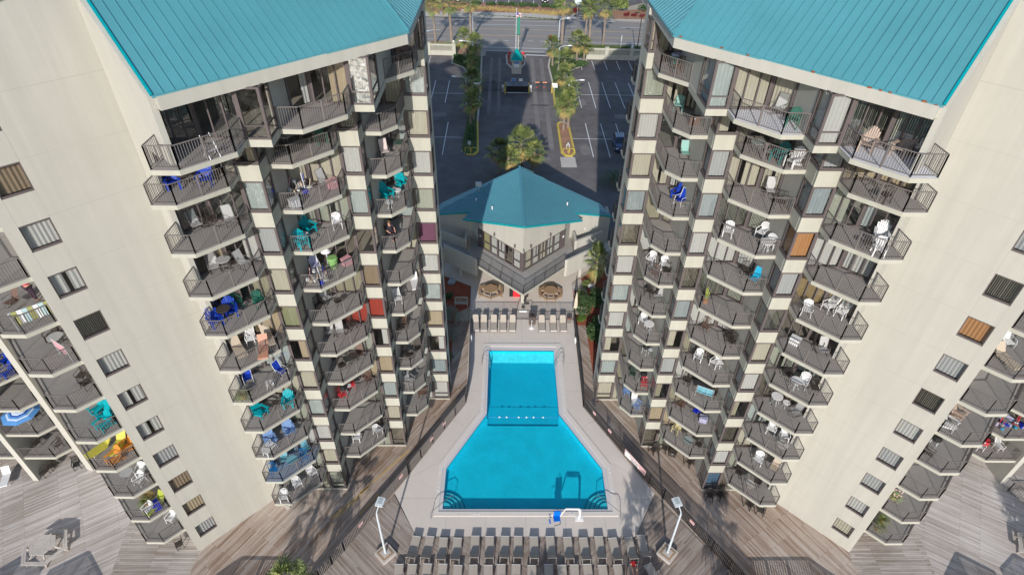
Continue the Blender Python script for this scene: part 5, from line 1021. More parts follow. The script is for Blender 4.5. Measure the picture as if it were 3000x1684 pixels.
b.beam((-1.5, 110.15, .1), (2.4, 110.15, .1), .1, .12, M['greym']); b.build('rail', t)
for x in (-1.75, 2.65):
    for y in (109.9, 112.6): b = MB(); b.cyl((x, y, 0), (x, y, 1.1), .12, .12, 10, M['yellow']); b.build('bollard', t)
for x, m_ in ((-.25, sgm), (1.15, M['white'])): b = MB(); b.box(x - .35, x + .35, 112.4, 112.44, 1.4, 1.9, M['white']); b.box(x - .3, x + .3, 112.37, 112.4, 1.45, 1.85, m_); b.build('notice', t)
for x, l in ((-2.15, 'left'), (3.0, 'right')): q = thing('card_reader', (x, 110.9, 0), 0, 'grey card reader box with white face on the %s of the booth' % l, 'card reader', 'card readers beside the booth'); b = MB(); b.box(-.25, .25, -.2, .3, 0, 1.3, mat('reader', (.3, .3, .32), .5)); b.build('body', q); b = MB(); b.box(-.13, .13, -.23, -.2, .9, 1.2, M['white']); b.build('face', q)
for x, y, l in ((-6.15, 110.8, 'left'), (6.95, 110.6, 'right')): q = thing('bollard', (x, y, 0), 0, 'yellow bollard beside the %s drive gate' % l, 'bollard', 'yellow bollards at the drive gates'); b = MB(); b.cyl((0, 0, 0), (0, 0, 1.3), .12, .12, 10, M['yellow']); b.ico((0, 0, 1.3), (.12, .12, .08), M['yellow']); b.build('post', q)
def barrier(x, y, label):
    q = thing('pipe_barrier', (x, y, 0), 0, label, 'barrier', 'yellow pipe barriers at the island tips'); b = MB()
    for dx in (-.5, .5): b.tube([(dx - .38, 0, 0), (dx - .38, 0, .75), (dx - .3, 0, .85), (dx + .3, 0, .85), (dx + .38, 0, .75), (dx + .38, 0, 0)], .05, M['yellow'])
    b.tube([(0, -.5, 0), (0, -.45, .7), (0, .1, .85)], .05, M['yellow']); b.build('pipe', q)
barrier(-6.95, 85.6, 'yellow pipe barrier at the near tip of the left island'); barrier(8.1, 85.7, 'yellow pipe barrier at the near tip of the right island')
t = thing('water_standpipe', (8.1, 87.2, 0), 0, 'grey backflow standpipe behind the right yellow barrier', 'standpipe'); b = MB(); b.tube([(-.2, 0, 0), (-.2, 0, .8), (.2, 0, .8), (.2, 0, 0)], .07, M['greym']); b.cyl((0, 0, .8), (0, 0, 1.1), .1, .1, 8, M['greym']); b.build('pipe', t)
t = thing('speed_hump', (3.6, 104.5, 0), 0, 'low dark speed strip across the right lane before the gates', 'speed bump', world=True); b = MB(); b.box(2.9, 6.0, 104.4, 104.65, -.02, .05, M['black']); b.build('strip', t)
# cream fence along the road
def cream_fence(x0, x1, piers, label):
    t = thing('balustrade_wall', ((x0 + x1) / 2, 130.2, 0), 0, label, 'wall', 'cream fence walls along the road', world=True); b = MB(); s2 = M['stucco2']
    yy = lambda x: 130.35 - .045 * x
    P_ = lambda x, o=0: (x, yy(x) + o)
    b.prism([P_(x0), P_(x1), P_(x1, .3), P_(x0, .3)], 0, .95, s2); b.prism([P_(x0, .02), P_(x1, .02), P_(x1, .28), P_(x0, .28)], 2.0, 2.3, s2); b.build('wall', t)
    b = MB(); n = int((x1 - x0) / .17)
    for i in range(n): x = x0 + (i + .5) * (x1 - x0) / n; b.box(x - .045, x + .045, yy(x) + .1, yy(x) + .2, .95, 2.0, s2)
    b.build('balustrade', t)
    for x, ball in piers:
        b = MB(); b.box(x - .35, x + .35, yy(x) - .1, yy(x) + .45, 0, 2.5, s2); b.box(x - .42, x + .42, yy(x) - .15, yy(x) + .5, 2.45, 2.56, s2)
        if ball: b.ico((x, yy(x) + .17, 2.82), (.25, .25, .28), M['white'], 10)
        b.build('pier', t)
cream_fence(-40, -12.6, [(-17.9, False), (-12.6, True)], 'cream balustraded wall along the road on the left'); cream_fence(15.3, 50, [(19.5, False), (24.7, True)], 'cream balustraded wall along the road on the right')
# ------------------------------------------------------------------ cars
def car(x, y, rz, body, label, group, suv=True, win=None):
    t = thing('parked_car', (x, y, 0), rz, label, 'car', group); pm = mat('paint_%g_%g_%g' % body, body, .25, var=.02, spec=.6, coat=.8); b = MB(); L, Wd = 4.7, 1.85
    prof = [(-2.3, .35, .42), (-2.28, .8, .86), (-1.2, .98, .9), (-.5, 1.0, .92), (1.9, 1.02, .92), (2.28, .92, .88), (2.32, .4, .85)]
    def sec(y_, zt, w, zb=.28): return [(-w, y_, zb), (-w, y_, zt * .75), (-w * .93, y_, zt), (w * .93, y_, zt), (w, y_, zt * .75), (w, y_, zb)]
    rings = [sec(y_, zt, w) for y_, zt, w in [(-2.33, .62, .78), (-2.2, .82, .88), (-1.7, .93, .9), (-1.0, 1.0, .92), (1.9, 1.04, .92), (2.2, .98, .88), (2.34, .7, .8)]]
    vs = [v for r in rings for v in r]; fs = [(k * 6 + i, k * 6 + (i + 1) % 6, (k + 1) * 6 + (i + 1) % 6, (k + 1) * 6 + i) for k in range(6) for i in range(6)] + [tuple(range(6))[::-1], tuple(range(36, 42))]; b.add(vs, fs, pm)
    b.hexa([(-.82, -1.0, 1.0), (.82, -1.0, 1.0), (.82, 2.15, 1.03), (-.82, 2.15, 1.03)], [(-.62, -.15, 1.62), (.62, -.15, 1.62), (.62, 1.85, 1.6), (-.62, 1.85, 1.6)], M['glassdark'])
    o = b.build('body', t); b = MB(); b.hexa([(-.66, -.2, 1.6), (.66, -.2, 1.6), (.66, 1.85, 1.59), (-.66, 1.85, 1.59)], [(-.56, -.05, 1.67), (.56, -.05, 1.67), (.56, 1.7, 1.66), (-.56, 1.7, 1.66)], pm)
    for sx in (-1, 1):
        for ya, yb in ((-1.0, -.15), (.55, .55), (1.3, 1.25), (2.15, 1.85)): b.beam((sx * .82, ya, 1.01), (sx * .63, yb, 1.62), .06, .05, pm)
    b.build('roof', t); b = MB()
    for sx in (-.6, .6): b.beam((sx, .0, 1.7), (sx, 1.6, 1.7), .04, .05, M['greym'])
    b.build('roof_rail', t)
    for sx in (-1, 1):
        b = MB(); b.obox((sx * .66, -2.22, .72), (.34, .16, .16), sx * .2, M['white']); b.build('headlight', t); b = MB(); b.obox((sx * 1.0, -.85, 1.08), (.22, .12, .14), 0, pm); b.build('mirror', t)
        for y_ in (-1.45, 1.45): b = MB(); b.cyl((sx * .72, y_, .34), (sx * .95, y_, .34), .34, .34, 16, M['black']); w = b.build('wheel', t); b = MB(); b.cyl((sx * .94, y_, .34), (sx * .965, y_, .34), .2, .2, 12, M['greym']); b.build('rim', w)
    b = MB(); b.box(-.26, .26, -2.37, -2.34, .42, .56, M['white']); b.build('number_plate', t); b = MB(); b.box(-.42, .42, -2.35, -2.32, .6, .78, M['black']); b.build('grille', t); return t
M['glassdark'] = mat('car_glass', (.015, .03, .05), .08, spec=.8)
car(16.3, 88.2, -.02, (.012, .03, .12), 'dark blue estate car with roof rails parked beside the right tower', None)
cc = [((.02, .02, .02), 'black'), ((.6, .6, .6), 'white'), ((.05, .1, .25), 'blue'), ((.2, .2, .22), 'grey'), ((.03, .03, .03), 'black'), ((.35, .36, .38), 'silver')]
for i, x in enumerate((8.8, -14.5)): car(x, 176.5, 0, cc[i * 4][0], ('black car facing the road in the car park across it, near the tall palm', 'black car facing the road in the car park across it, at far left')[i], 'cars in the car park across the road')
# ------------------------------------------------------------------ wooden walkway railings just beyond the deck edge (their shadows reach the planks)
def walk_rail(pts, label):
    t = thing('walkway_railing', (*pts[0], 0), 0, label, 'railing', 'walkway railings at the seaward deck edge', world=True); q = railing_mb(1, pts, h=1.02, sp=.17, m=M['greywood'], thin=.085, pw=.12, rail=.2); q.build('railing', t)
for s, w in ((-1, 'left'), (1, 'right')):
    X = lambda *p: [(s * x - .28, y) for x, y in p]
    walk_rail(X((14.6, 18.4), (15.6, 19.25), (20.3, 19.3), (22.0, 17.7)), 'grey railing along the middle deck edge on the %s' % w)
    walk_rail(X((29.6, 18.0), (31.4, 19.7), (33.3, 18.3)), 'grey railing corner nearer the tower on the far %s deck' % w)
    walk_rail(X((33.9, 18.5), (35.6, 19.6), (38.4, 16.8)), 'grey railing corner on the outermost %s deck' % w)
t = thing('balcony_frame', (39.0, 26.0, 0), 0, 'dark railing enclosure standing on the far right deck', 'railing', world=True); q = railing_mb(1, [(38.5, 27.2), (39.2, 25.6), (42.5, 25.6), (42.5, 27.4), (38.5, 27.2)], h=1.1, m=M['rail'], sp=.14); q.build('railing', t)
t.name = 'railing_enclosure'
for x0, y0, x1, y1, w in ((-9.49, 30.93, -12.9, 26.85, .16), (-12.3, 27.4, -14.66, 24.66, .2), (-12.75, 26.5, -14.2, 24.8, .12), (-11.4, 26.82, -12.6, 25.01, .16), (-6.4, 35.3, -6.0, 36.6, .12)):
    d = Vector((x1 - x0, y1 - y0)).normalized(); n = Vector((-d.y, d.x)) * w / 2; b = MB(); b.prism([(x0 - n.x, y0 - n.y), (x1 - n.x, y1 - n.y), (x1 + n.x, y1 + n.y), (x0 + n.x, y0 + n.y)], .0, .006, mat('new_deck_board', (.48, .33, .15), .8, var=.15, scale=5)); tag(b.build('replaced_board'), None, None, None, 'structure')

# ------------------------------------------------------------------ furniture on the balconies and decks: (side, column, level, type, colour, x, y)
FURN = [
(-1,'A',12,'fold','white',14.27,23.73),(-1,'A',11,'adir','blue',17.69,25.93),(-1,'A',11,'adir','blue',16.3,26.26),(-1,'A',11,'rtab','dark',17.08,25.94),
(-1,'A',10,'sling','grey',17.62,26.31),(-1,'A',10,'sling','grey',16.04,26.78),(-1,'A',10,'dine','dark',16.99,26.83),(-1,'A',10,'stab','dark',17.13,26.65),
(-1,'A',9,'sling','grey',17.53,26.39),(-1,'A',9,'sling','grey',16.02,26.77),(-1,'A',9,'rtab','grey',17,26.56),(-1,'A',9,'dine','dark',16.64,26.75),
(-1,'A',8,'adir','blue',17.24,26),(-1,'A',8,'adir','blue',17.81,25.15),(-1,'A',8,'plas','green',17.2,26.64),(-1,'A',8,'plas','green',15.91,26.81),
(-1,'A',8,'rtab','dark',17.45,25.66),(-1,'A',7,'chaise','tan',17.5,25.77),(-1,'A',7,'chaise','tan',16.07,26.81),(-1,'A',7,'slat','white',16.99,26.54),
(-1,'A',7,'chaise','salmon',15.99,25.78),(-1,'A',6,'sling','blue',17.68,25.94),(-1,'A',6,'sling','blue',15.74,26.46),(-1,'A',6,'stool','white',16.18,25.45),
(-1,'A',6,'pot','green',17.55,24.59),(-1,'A',5,'adir','turq',17.43,25.55),(-1,'A',5,'adir','turq',15.88,26.39),(-1,'A',5,'stab','dark',16.67,26.21),
(-1,'A',4,'adir','pblue',17.38,25.37),(-1,'A',4,'adir','pblue',16.35,26.2),(-1,'A',4,'bench','white',17.2,24.66),(-1,'A',3,'dine','midblue',17.66,24.85),
(-1,'A',3,'dine','midblue',15.84,26),(-1,'A',3,'sling','aqua',17.19,25.83),(-1,'A',3,'sling','aqua',15.92,26.76),(-1,'A',3,'rtab','aqua',16.47,25.5),
(-1,'A',2,'plas','white',17.44,24.58),(-1,'A',2,'plas','white',16.8,25.64),(-1,'A',2,'plas','white',15.94,26.57),(-1,'B',11,'rtab','grey',13.54,30.25),
(-1,'B',11,'plas','green',11.83,30.9),(-1,'B',11,'dine','dark',13.58,29.37),(-1,'B',10,'clutter','mix',13.48,30.34),(-1,'B',10,'sling','grey',12.09,30.87),
(-1,'B',10,'box','silver',13.25,28.76),(-1,'B',10,'box','pink',11.67,30.91),(-1,'B',9,'adir','turq',13.45,30.37),(-1,'B',9,'adir','turq',13.41,28.81),
(-1,'B',9,'plas','white',11.85,30.88),(-1,'B',9,'stab','white',13.46,29.52),(-1,'B',8,'clutter','mix',13.18,29.1),(-1,'B',8,'bin','limegreen',12.48,30.53),
(-1,'B',8,'sling','lav',13.55,30.25),(-1,'B',8,'lamp','white',12.91,30.89),(-1,'B',8,'box','pink',11.72,30.88),(-1,'B',7,'dine','dark',13.61,29.64),
(-1,'B',7,'sling','grey',13.37,30.41),(-1,'B',7,'stab','dark',12.51,30.02),(-1,'B',6,'sling','grey',13.58,30.12),(-1,'B',6,'sling','grey',12.86,30.15),
(-1,'B',6,'dine','dark',12.23,30.88),(-1,'B',5,'dine','dark',13.06,29.64),(-1,'B',5,'rtab','dark',12.35,30.23),(-1,'B',5,'sling','brown',12.04,30.82),
(-1,'B',4,'dine','red',13.43,29.32),(-1,'B',4,'dine','red',12.98,30.28),(-1,'B',4,'slat','brown',11.81,30.9),(-1,'B',4,'grill','black',13.37,29.7),
(-1,'B',2,'plas','white',11.72,30.42),(-1,'B',2,'plas','white',13.26,29.83),(-1,'C',12,'sling','brown',7.61,36.03),(-1,'C',12,'sling','brown',8.02,35.85),
(-1,'C',10,'sling','pinkw',9.29,34.81),(-1,'C',10,'rtab','dgreen',8.44,35.39),(-1,'C',9,'adir','turq',8.64,35.9),(-1,'C',9,'adir','turq',9.42,34.43),
(-1,'C',9,'stab','white',9.04,33.19),(-1,'C',9,'stab','white',8.76,34.7),(-1,'C',8,'dine','dark',9.62,34.42),(-1,'C',6,'slat','white',9.46,33.65),
(-1,'C',6,'chaise','white',8.48,35.66),(-1,'C',5,'dine','dark',9.44,33.57),(-1,'C',5,'slat','brown',9.35,34.02),(-1,'C',4,'dine','dark',9.4,33.6),
(-1,'C',4,'rtab','dark',8.92,33.01),(-1,'C',4,'sling','dark',8.55,34.27),(-1,'C',3,'slat','grey',9.24,33.42),(-1,'C',3,'slat','grey',9.3,32.92),
(-1,'C',2,'bench','brown',8.52,34.38),(-1,'D',9,'sling','brown',26.41,23.33),(-1,'D',8,'sling','dark',25.74,23.75),(-1,'D',8,'rtab','grey',25.39,23.34),
(-1,'D',8,'towel','pink',24.58,22.46),(-1,'D',8,'plas','dark',25.97,23.8),(-1,'D',7,'dine','dark',25.35,23.45),(-1,'D',7,'dine','dark',24.86,22.91),
(-1,'D',6,'adir','turq',25.65,23.51),(-1,'D',6,'adir','turq',25.01,23.07),(-1,'D',6,'adir','turq',24.71,22.35),(-1,'D',5,'chaise','yellow',25.2,23.03),
(-1,'D',5,'adir','orange',24.73,22.79),(-1,'D',5,'adir','orange',25.02,21.95),(-1,'D',5,'chaise','yellow',26.13,22.73),(-1,'D',4,'rtab','grey',25.49,22.57),
(-1,'D',4,'plas','white',24.85,22.94),(-1,'D',4,'plas','white',24.66,22.29),(-1,'D',3,'pot','green',25.4,22.53),(-1,'D',3,'chaise','lime',24.55,22.39),
(-1,'D',3,'plas','white',24.92,21.91),(-1,'D',3,'box','royal',24.59,22.26),(-1,'D',3,'pot','brownpot',25.47,22.98),(-1,'D',1,'dine','dark',24.96,22.47),
(-1,'D',2,'plas','white',24.76,22.88),(-1,'E',5,'adir','blue',36.65,30.03),(-1,'E',5,'adir','blue',35.75,28.89),(-1,'E',3,'parasol','blue',36.7,28.7),
(-1,'E',3,'dine','dark',36.81,29.62),(-1,'E',2,'dine','dark',37.78,29.09),(-1,'E',2,'dine','dark',36.05,28.97),(-1,'E',1,'dine','dark',38.03,28.36),
(-1,'E',1,'dine','dark',37.78,29),(-1,'E',1,'slat','black',35.87,29.1),(-1,'F',1,'chaise','white',40.74,27.99),(1,'A',12,'adir','taupe',14.41,24.99),
(1,'A',12,'adir','taupe',15.75,24.53),(1,'A',11,'dine','dark',16.38,25.15),(1,'A',10,'adir','white',17.69,25.95),(1,'A',10,'plas','white',16.98,24.68),
(1,'A',10,'stab','dark',16.57,25.14),(1,'A',8,'hi','white',17.14,26.68),(1,'A',8,'hi','white',17.68,26.17),(1,'A',8,'plas','white',15.74,26.36),
(1,'A',7,'sling','grey',17.45,25.91),(1,'A',7,'box','white',16.11,26.79),(1,'A',7,'dine','dark',17.31,26.36),(1,'A',6,'fan','white',17.06,25.78),
(1,'A',6,'rtab','white',16.47,25.57),(1,'A',6,'dine','dark',17.58,25.29),(1,'A',6,'dine','dark',16.36,26.46),(1,'A',5,'rtab','white',16.45,26.71),
(1,'A',5,'stab','white',17.05,26.41),(1,'A',5,'sling','grey',17.4,25.76),(1,'A',4,'plas','white',16.88,26.48),(1,'A',4,'plas','white',17.57,25.89),
(1,'A',4,'rtab','tile',16.97,24.87),(1,'A',3,'fan','white',16.5,25.9),(1,'A',3,'sling','tan',17.41,25.26),(1,'A',2,'dine','dark',16.04,26.69),
(1,'A',2,'rtab','tile',16.38,25.49),(1,'A',2,'dine','dark',17.26,25.94),(1,'A',1,'plasd','dark',14.38,26.5),(1,'A',1,'plasd','dark',15.23,26.56),
(1,'A',1,'plasd','dark',17.26,25.75),(1,'A',1,'plasd','dark',17.99,25.24),(1,'B',12,'sling','grey',11.71,28.74),(1,'B',12,'plas','green',11.96,27.41),
(1,'B',11,'rtab','glass',11.79,30.09),(1,'B',11,'adir','white',13.31,28.79),(1,'B',11,'adir','teald',12.75,29.28),(1,'B',10,'sling','grey',13.44,30.37),
(1,'B',10,'dine','dark',13.57,29.04),(1,'B',9,'fan','white',13.63,30.19),(1,'B',9,'plas','white',11.66,30.35),(1,'B',9,'rtab','white',13.35,28.72),
(1,'B',9,'fan','white',13.57,28.97),(1,'B',8,'sling','skyblue',13.62,29.23),(1,'B',8,'dine','dark',13.32,29.98),(1,'B',7,'pot','cactus',11.59,30.63),
(1,'B',6,'dine','brown',12.21,30.88),(1,'B',6,'dine','dark',13.59,30.02),(1,'B',6,'dine','dark',13.58,29.43),(1,'B',5,'plas','white',12.25,30.72),
(1,'B',5,'plas','white',13.31,30.13),(1,'B',5,'stab','white',13.6,29.99),(1,'B',4,'dine','dark',12.04,30.94),(1,'B',4,'towel','aqua',12.91,29.49),
(1,'B',4,'dine','dark',13.64,29.69),(1,'B',3,'dine','brown',12.06,30.9),(1,'B',3,'sling','royal',13.16,30.3),(1,'B',3,'box','lav',13.53,29.62),
(1,'B',2,'plas','cream',12.22,30.77),(1,'B',2,'rtab','glass',12.76,29.4),(1,'B',2,'dine','dark',13.61,29.24),(1,'B',1,'plasd','dark',10.79,30.75),
(1,'B',1,'plasd','dark',11.76,30.93),(1,'B',1,'plasd','dark',13.53,29.55),(1,'B',1,'box','dark',12.37,30.47),(1,'C',12,'bin','tealbag',8.14,35.67),
(1,'C',12,'rtab','dark',7.84,36.06),(1,'C',12,'dine','brown',7.99,34.62),(1,'C',11,'plas','pgreen',8.89,35.9),(1,'C',11,'box','brown',9.4,33.98),
(1,'C',10,'sling','pgreen',9.59,35.03),(1,'C',9,'adir','blue',9.63,34.8),(1,'C',9,'sling','blue',9.59,33.93),(1,'C',7,'plas','white',8.74,35),
(1,'C',7,'plas','white',9.6,34.38),(1,'C',7,'dine','brown',8.67,33.24),(1,'C',7,'dine','dark',9.58,33.55),(1,'C',6,'sling','grey',9.61,34.11),
(1,'C',6,'dine','dark',9,34.72),(1,'C',5,'plas','white',8.92,34.59),(1,'C',5,'rtab','white',9.21,33.79),(1,'C',4,'grill','black',9.47,34.09),
(1,'C',3,'dine','dgreen',8.83,34.13),(1,'C',3,'dine','red',9.55,32.98),(1,'C',3,'grill','black',9.6,33.75),(1,'C',2,'dine','pblue',8.76,34.66),
(1,'C',2,'sling','white',9.26,33.5),(1,'C',2,'dine','pblue',9.34,33.01),(1,'D',8,'sling','white',25.82,23.81),(1,'D',8,'chaise','tan',24.9,22.65),
(1,'D',6,'adir','white',24.54,22.59),(1,'D',6,'adir','taupe',25.53,23.39),(1,'D',5,'grill','black',25.23,23.28),(1,'D',5,'dine','dark',24.46,22.49),
(1,'D',3,'pot','flower',24.96,23.05),(1,'D',2,'pot','green',25.19,22.98),(1,'D',2,'pot','green',24.62,22.37),(1,'E',3,'clutter','toys',36.21,29.24),
(1,'E',3,'clutter','toys',37.57,29.25),(1,'E',2,'hi','white',35.93,29.18),(1,'E',2,'hi','white',37.44,29.12),(1,'E',2,'box','red',36.67,29.69)]
PAL = dict(turq=(.0, .36, .42), blue=(.01, .05, .42), green=(.02, .13, .09), dgreen=(.06, .10, .08), pgreen=(.22, .42, .38), limegreen=(.22, .42, .14), grey=(.40, .40, .40), dark=(.06, .05, .045), black=(.02, .02, .02), white=(.72, .72, .73), tan=(.50, .42, .33), salmon=(.50, .25, .17), pblue=(.20, .33, .60), midblue=(.01, .16, .42), aqua=(.16, .38, .46), silver=(.5, .52, .55), pink=(.62, .32, .36), pinkw=(.62, .52, .50), lav=(.42, .42, .60), brown=(.16, .10, .08), red=(.58, .05, .06), yellow=(.55, .50, .08), orange=(.70, .28, .05), lime=(.36, .42, .06), royal=(.01, .03, .50), taupe=(.44, .34, .28), teald=(.03, .18, .18), skyblue=(.02, .38, .60), cream=(.62, .55, .32), glass=(.30, .36, .35), tile=(.50, .46, .42))
WD = dict(turq='turquoise', pgreen='pale green', dgreen='dark green', limegreen='lime green', grey='grey', dark='dark', pblue='pale blue', midblue='mid blue', pinkw='pinkish white', lav='lavender', royal='royal blue', teald='dark teal', skyblue='sky blue', glass='glass topped', tile='patterned', blue='deep blue')
def seat4(b, m, w=.5, d=.5, h=.42, lw=.04):
    for sx in (-1, 1):
        for sy in (-1, 1): b.beam((sx * w / 2, sy * d / 2, 0), (sx * (w / 2 - .03), sy * (d / 2 - .03), h), lw, lw, m)
def f_adir(m, m2):
    b = MB(); h = MB(); g = MB()
    for k in range(6): b.obox((0, -.28 + k * .1, .36 - k * .022), (.52, .085, .025), 0, m)
    for sx in (-1, 1):
        g.beam((sx * .27, -.34, 0), (sx * .27, -.34, .52), .09, .04, m); g.beam((sx * .27, -.36, .32), (sx * .27, .48, .03), .04, .12, m); g.beam((sx * .33, -.42, .54), (sx * .33, .3, .54), .14, .03, m)
    for k in range(7):
        x = (k - 3) * .085; t = .98 - abs(k - 3) ** 2 * .022; h.hexa([(x - .036, .2, .26), (x + .036, .2, .26), (x + .036, .22, .26), (x - .036, .22, .26)], [(x * 1.15 - .038, .2 + t * .32, t), (x * 1.15 + .038, .2 + t * .32, t), (x * 1.15 + .038, .22 + t * .32, t), (x * 1.15 - .038, .22 + t * .32, t)], m)
    h.obox((0, .33, .55), (.56, .03, .06), 0, m); return [('seat', b), ('backrest', h), ('frame', g)]
def f_plas(m, m2, fan=False, hb=.86):
    b = MB(); h = MB(); g = MB(); b.hexa([(-.25, -.26, .40), (.25, -.26, .40), (.22, .22, .38), (-.22, .22, .38)], [(-.25, -.26, .43), (.25, -.26, .43), (.22, .22, .41), (-.22, .22, .41)], m); seat4(g, m, .54, .54, .42, .055)
    n = 7 if fan else 6
    for k in range(n):
        a = (k - (n - 1) / 2) / ((n - 1) / 2); x = a * .15; x2 = a * (.27 if fan else .22); t = hb - abs(a) ** 2 * (.12 if fan else .06); h.hexa([(x - .028, .2, .42), (x + .028, .2, .42), (x + .028, .225, .42), (x - .028, .225, .42)], [(x2 - .03, .34, t), (x2 + .03, .34, t), (x2 + .03, .365, t), (x2 - .03, .365, t)], m)
    P = [(math.sin(a) * (.29 if fan else .25), .2 + .14 * (.5 + .5 * math.cos(a)), .5 + (hb - .48) * (.5 + .5 * math.cos(a))) for a in [(-2.2 + 4.4 * i / 10) for i in range(11)]]; h.tube(P, .022, m, 5)
    for sx in (-1, 1): g.tube([(sx * .27, -.26, .4), (sx * .28, -.24, .63), (sx * .27, .22, .66)], .026, m, 5)
    return [('seat', b), ('backrest', h), ('frame', g)]
def f_sling(m, m2):
    b = MB(); h = MB(); g = MB(); b.hexa([(-.24, -.28, .40), (.24, -.28, .40), (.24, .22, .37), (-.24, .22, .37)], [(-.24, -.28, .42), (.24, -.28, .42), (.24, .22, .39), (-.24, .22, .39)], m)
    h.hexa([(-.24, .22, .38), (.24, .22, .38), (.24, .24, .38), (-.24, .24, .38)], [(-.23, .42, 1.02), (.23, .42, 1.02), (.23, .44, 1.02), (-.23, .44, 1.02)], m)
    for sx in (-1, 1): g.tube([(sx * .27, .38, 0), (sx * .27, -.28, .06), (sx * .27, -.3, .42), (sx * .27, -.22, .62), (sx * .27, .26, .62)], .016, m2, 5); g.tube([(sx * .25, .2, .38), (sx * .25, .43, 1.03)], .016, m2, 5)
    g.tube([(-.25, .43, 1.03), (.25, .43, 1.03)], .016, m2, 5); return [('seat', b), ('backrest', h), ('frame', g)]
def f_dine(m, m2):
    b = MB(); h = MB(); g = MB(); b.obox((0, 0, .42), (.48, .48, .04), 0, m); seat4(g, m, .46, .46, .42, .035)
    for k in range(6): x = (k - 2.5) * .08; h.beam((x, .23, .44), (x * 1.05, .32, .9), .02, .025, m)
    h.beam((-.22, .32, .91), (.22, .32, .91), .03, .05, m)
    for sx in (-1, 1): g.tube([(sx * .24, -.22, .42), (sx * .25, -.22, .64), (sx * .24, .25, .66)], .018, m, 5)
    return [('seat', b), ('backrest', h), ('frame', g)]
def f_slat(m, m2):
    b = MB(); h = MB(); g = MB()
    for k in range(5): b.obox((0, -.22 + k * .11, .42), (.48, .08, .025), 0, m)
    for k in range(7): z = .5 + k * .075; h.obox((0, .26 + (z - .5) * .35, z), (.46, .02, .05), 0, m)
    seat4(g, m, .5, .5, .42)
    for sx in (-1, 1): g.beam((sx * .25, -.25, .64), (sx * .25, .3, .64), .05, .03, m); g.beam((sx * .24, .22, .4), (sx * .24, .47, 1.05), .04, .04, m); g.beam((sx * .25, -.25, .42), (sx * .25, -.25, .64), .03, .03, m)
    return [('seat', b), ('backrest', h), ('frame', g)]
def f_hi(m, m2):
    p = f_slat(m, m2); h = MB()
    for k in range(9): z = .5 + k * .085; h.obox((0, .26 + (z - .5) * .45, z), (.5, .02, .055), 0, m)
    for sx in (-1, 1): h.beam((sx * .26, .24, .45), (sx * .26, .62, 1.25), .04, .04, m)
    p[1] = ('backrest', h); return p
def f_chaise(m, m2):
    b = MB(); h = MB(); g = MB(); b.obox((0, -.35, .34), (.56, 1.15, .09), 0, m)
    h.hexa([(-.28, .2, .3), (.28, .2, .3), (.28, .24, .38), (-.28, .24, .38)], [(-.28, .62, .85), (.28, .62, .85), (.28, .58, .93), (-.28, .58, .93)], m); seat4(g, m2, .54, 1.3, .3)
    return [('cushion', b), ('backrest', h), ('frame', g)]
def f_rtab(m, m2, r=.38, z=.7):
    b = MB(); g = MB(); b.cyl((0, 0, z), (0, 0, z + .03), r, r, 18, m)
    for k in range(4): a = k * math.pi / 2 + .5; g.tube([(math.cos(a) * r * .8, math.sin(a) * r * .8, 0), (math.cos(a) * r * .3, math.sin(a) * r * .3, z * .5), (math.cos(a) * r * .7, math.sin(a) * r * .7, z)], .018, m2, 5)
    return [('top', b), ('leg_frame', g)]
def f_stab(m, m2): return f_rtab(m, m2, .24, .42)
def f_stool(m, m2):
    b = MB(); g = MB(); b.obox((0, 0, .42), (.42, .42, .03), 0, m); seat4(g, m, .38, .38, .42, .05); return [('top', b), ('leg_frame', g)]
def f_bench(m, m2):
    b = MB(); g = MB()
    for k in range(4): b.obox((0, -.16 + k * .11, .42), (.95, .08, .03), .0, m)
    for k in range(9): g.obox((-.42 + k * .105, .24, .62), (.05, .02, .34), 0, m)
    seat4(g, m, .9, .42, .42, .05); return [('seat', b), ('frame', g)]
def f_fold(m, m2):
    g = MB(); b = MB()
    for sx in (-1, 1): g.tube([(sx * .22, -.3, 0), (sx * .2, .2, .95)], .022, m, 5); g.tube([(sx * .24, .3, 0), (sx * .22, -.2, .5)], .022, m, 5)
    b.hexa([(-.2, -.2, .34), (.2, -.2, .34), (.2, .02, .3), (-.2, .02, .3)], [(-.2, -.2, .36), (.2, -.2, .36), (.2, .02, .32), (-.2, .02, .32)], m); return [('frame', g), ('seat', b)]
def f_grill(m, m2):
    b = MB(); g = MB(); b.ico((0, 0, .78), (.3, .3, .22), m, 12); seat4(g, m2, .4, .4, .62, .03); g.obox((.42, 0, .74), (.3, .3, .03), 0, m2); return [('bowl', b), ('stand', g)]
def f_box(m, m2):
    b = MB(); b.prism([(-.28, -.2), (.28, -.2), (.28, .2), (-.28, .2)], 0, .42, m); l = MB(); l.obox((0, 0, .45), (.62, .46, .06), .03, m); l.obox((0, -.22, .4), (.12, .04, .06), 0, m2); return [('body', b), ('lid', l)]
def f_bin(m, m2):
    b = MB(); b.cyl((0, 0, 0), (0, 0, .7), .24, .32, 12, m); l = MB(); l.cyl((0, 0, .7), (0, 0, .78), .35, .28, 12, m2 if m2 is not M['greym'] else m); return [('body', b), ('lid', l)]
def f_lamp(m, m2):
    b = MB(); b.cyl((0, 0, 0), (0, 0, 1.0), .04, .03, 8, m2); l = MB(); l.cyl((0, 0, .95), (0, 0, 1.25), .32, .12, 14, m); return [('stem', b), ('shade', l)]
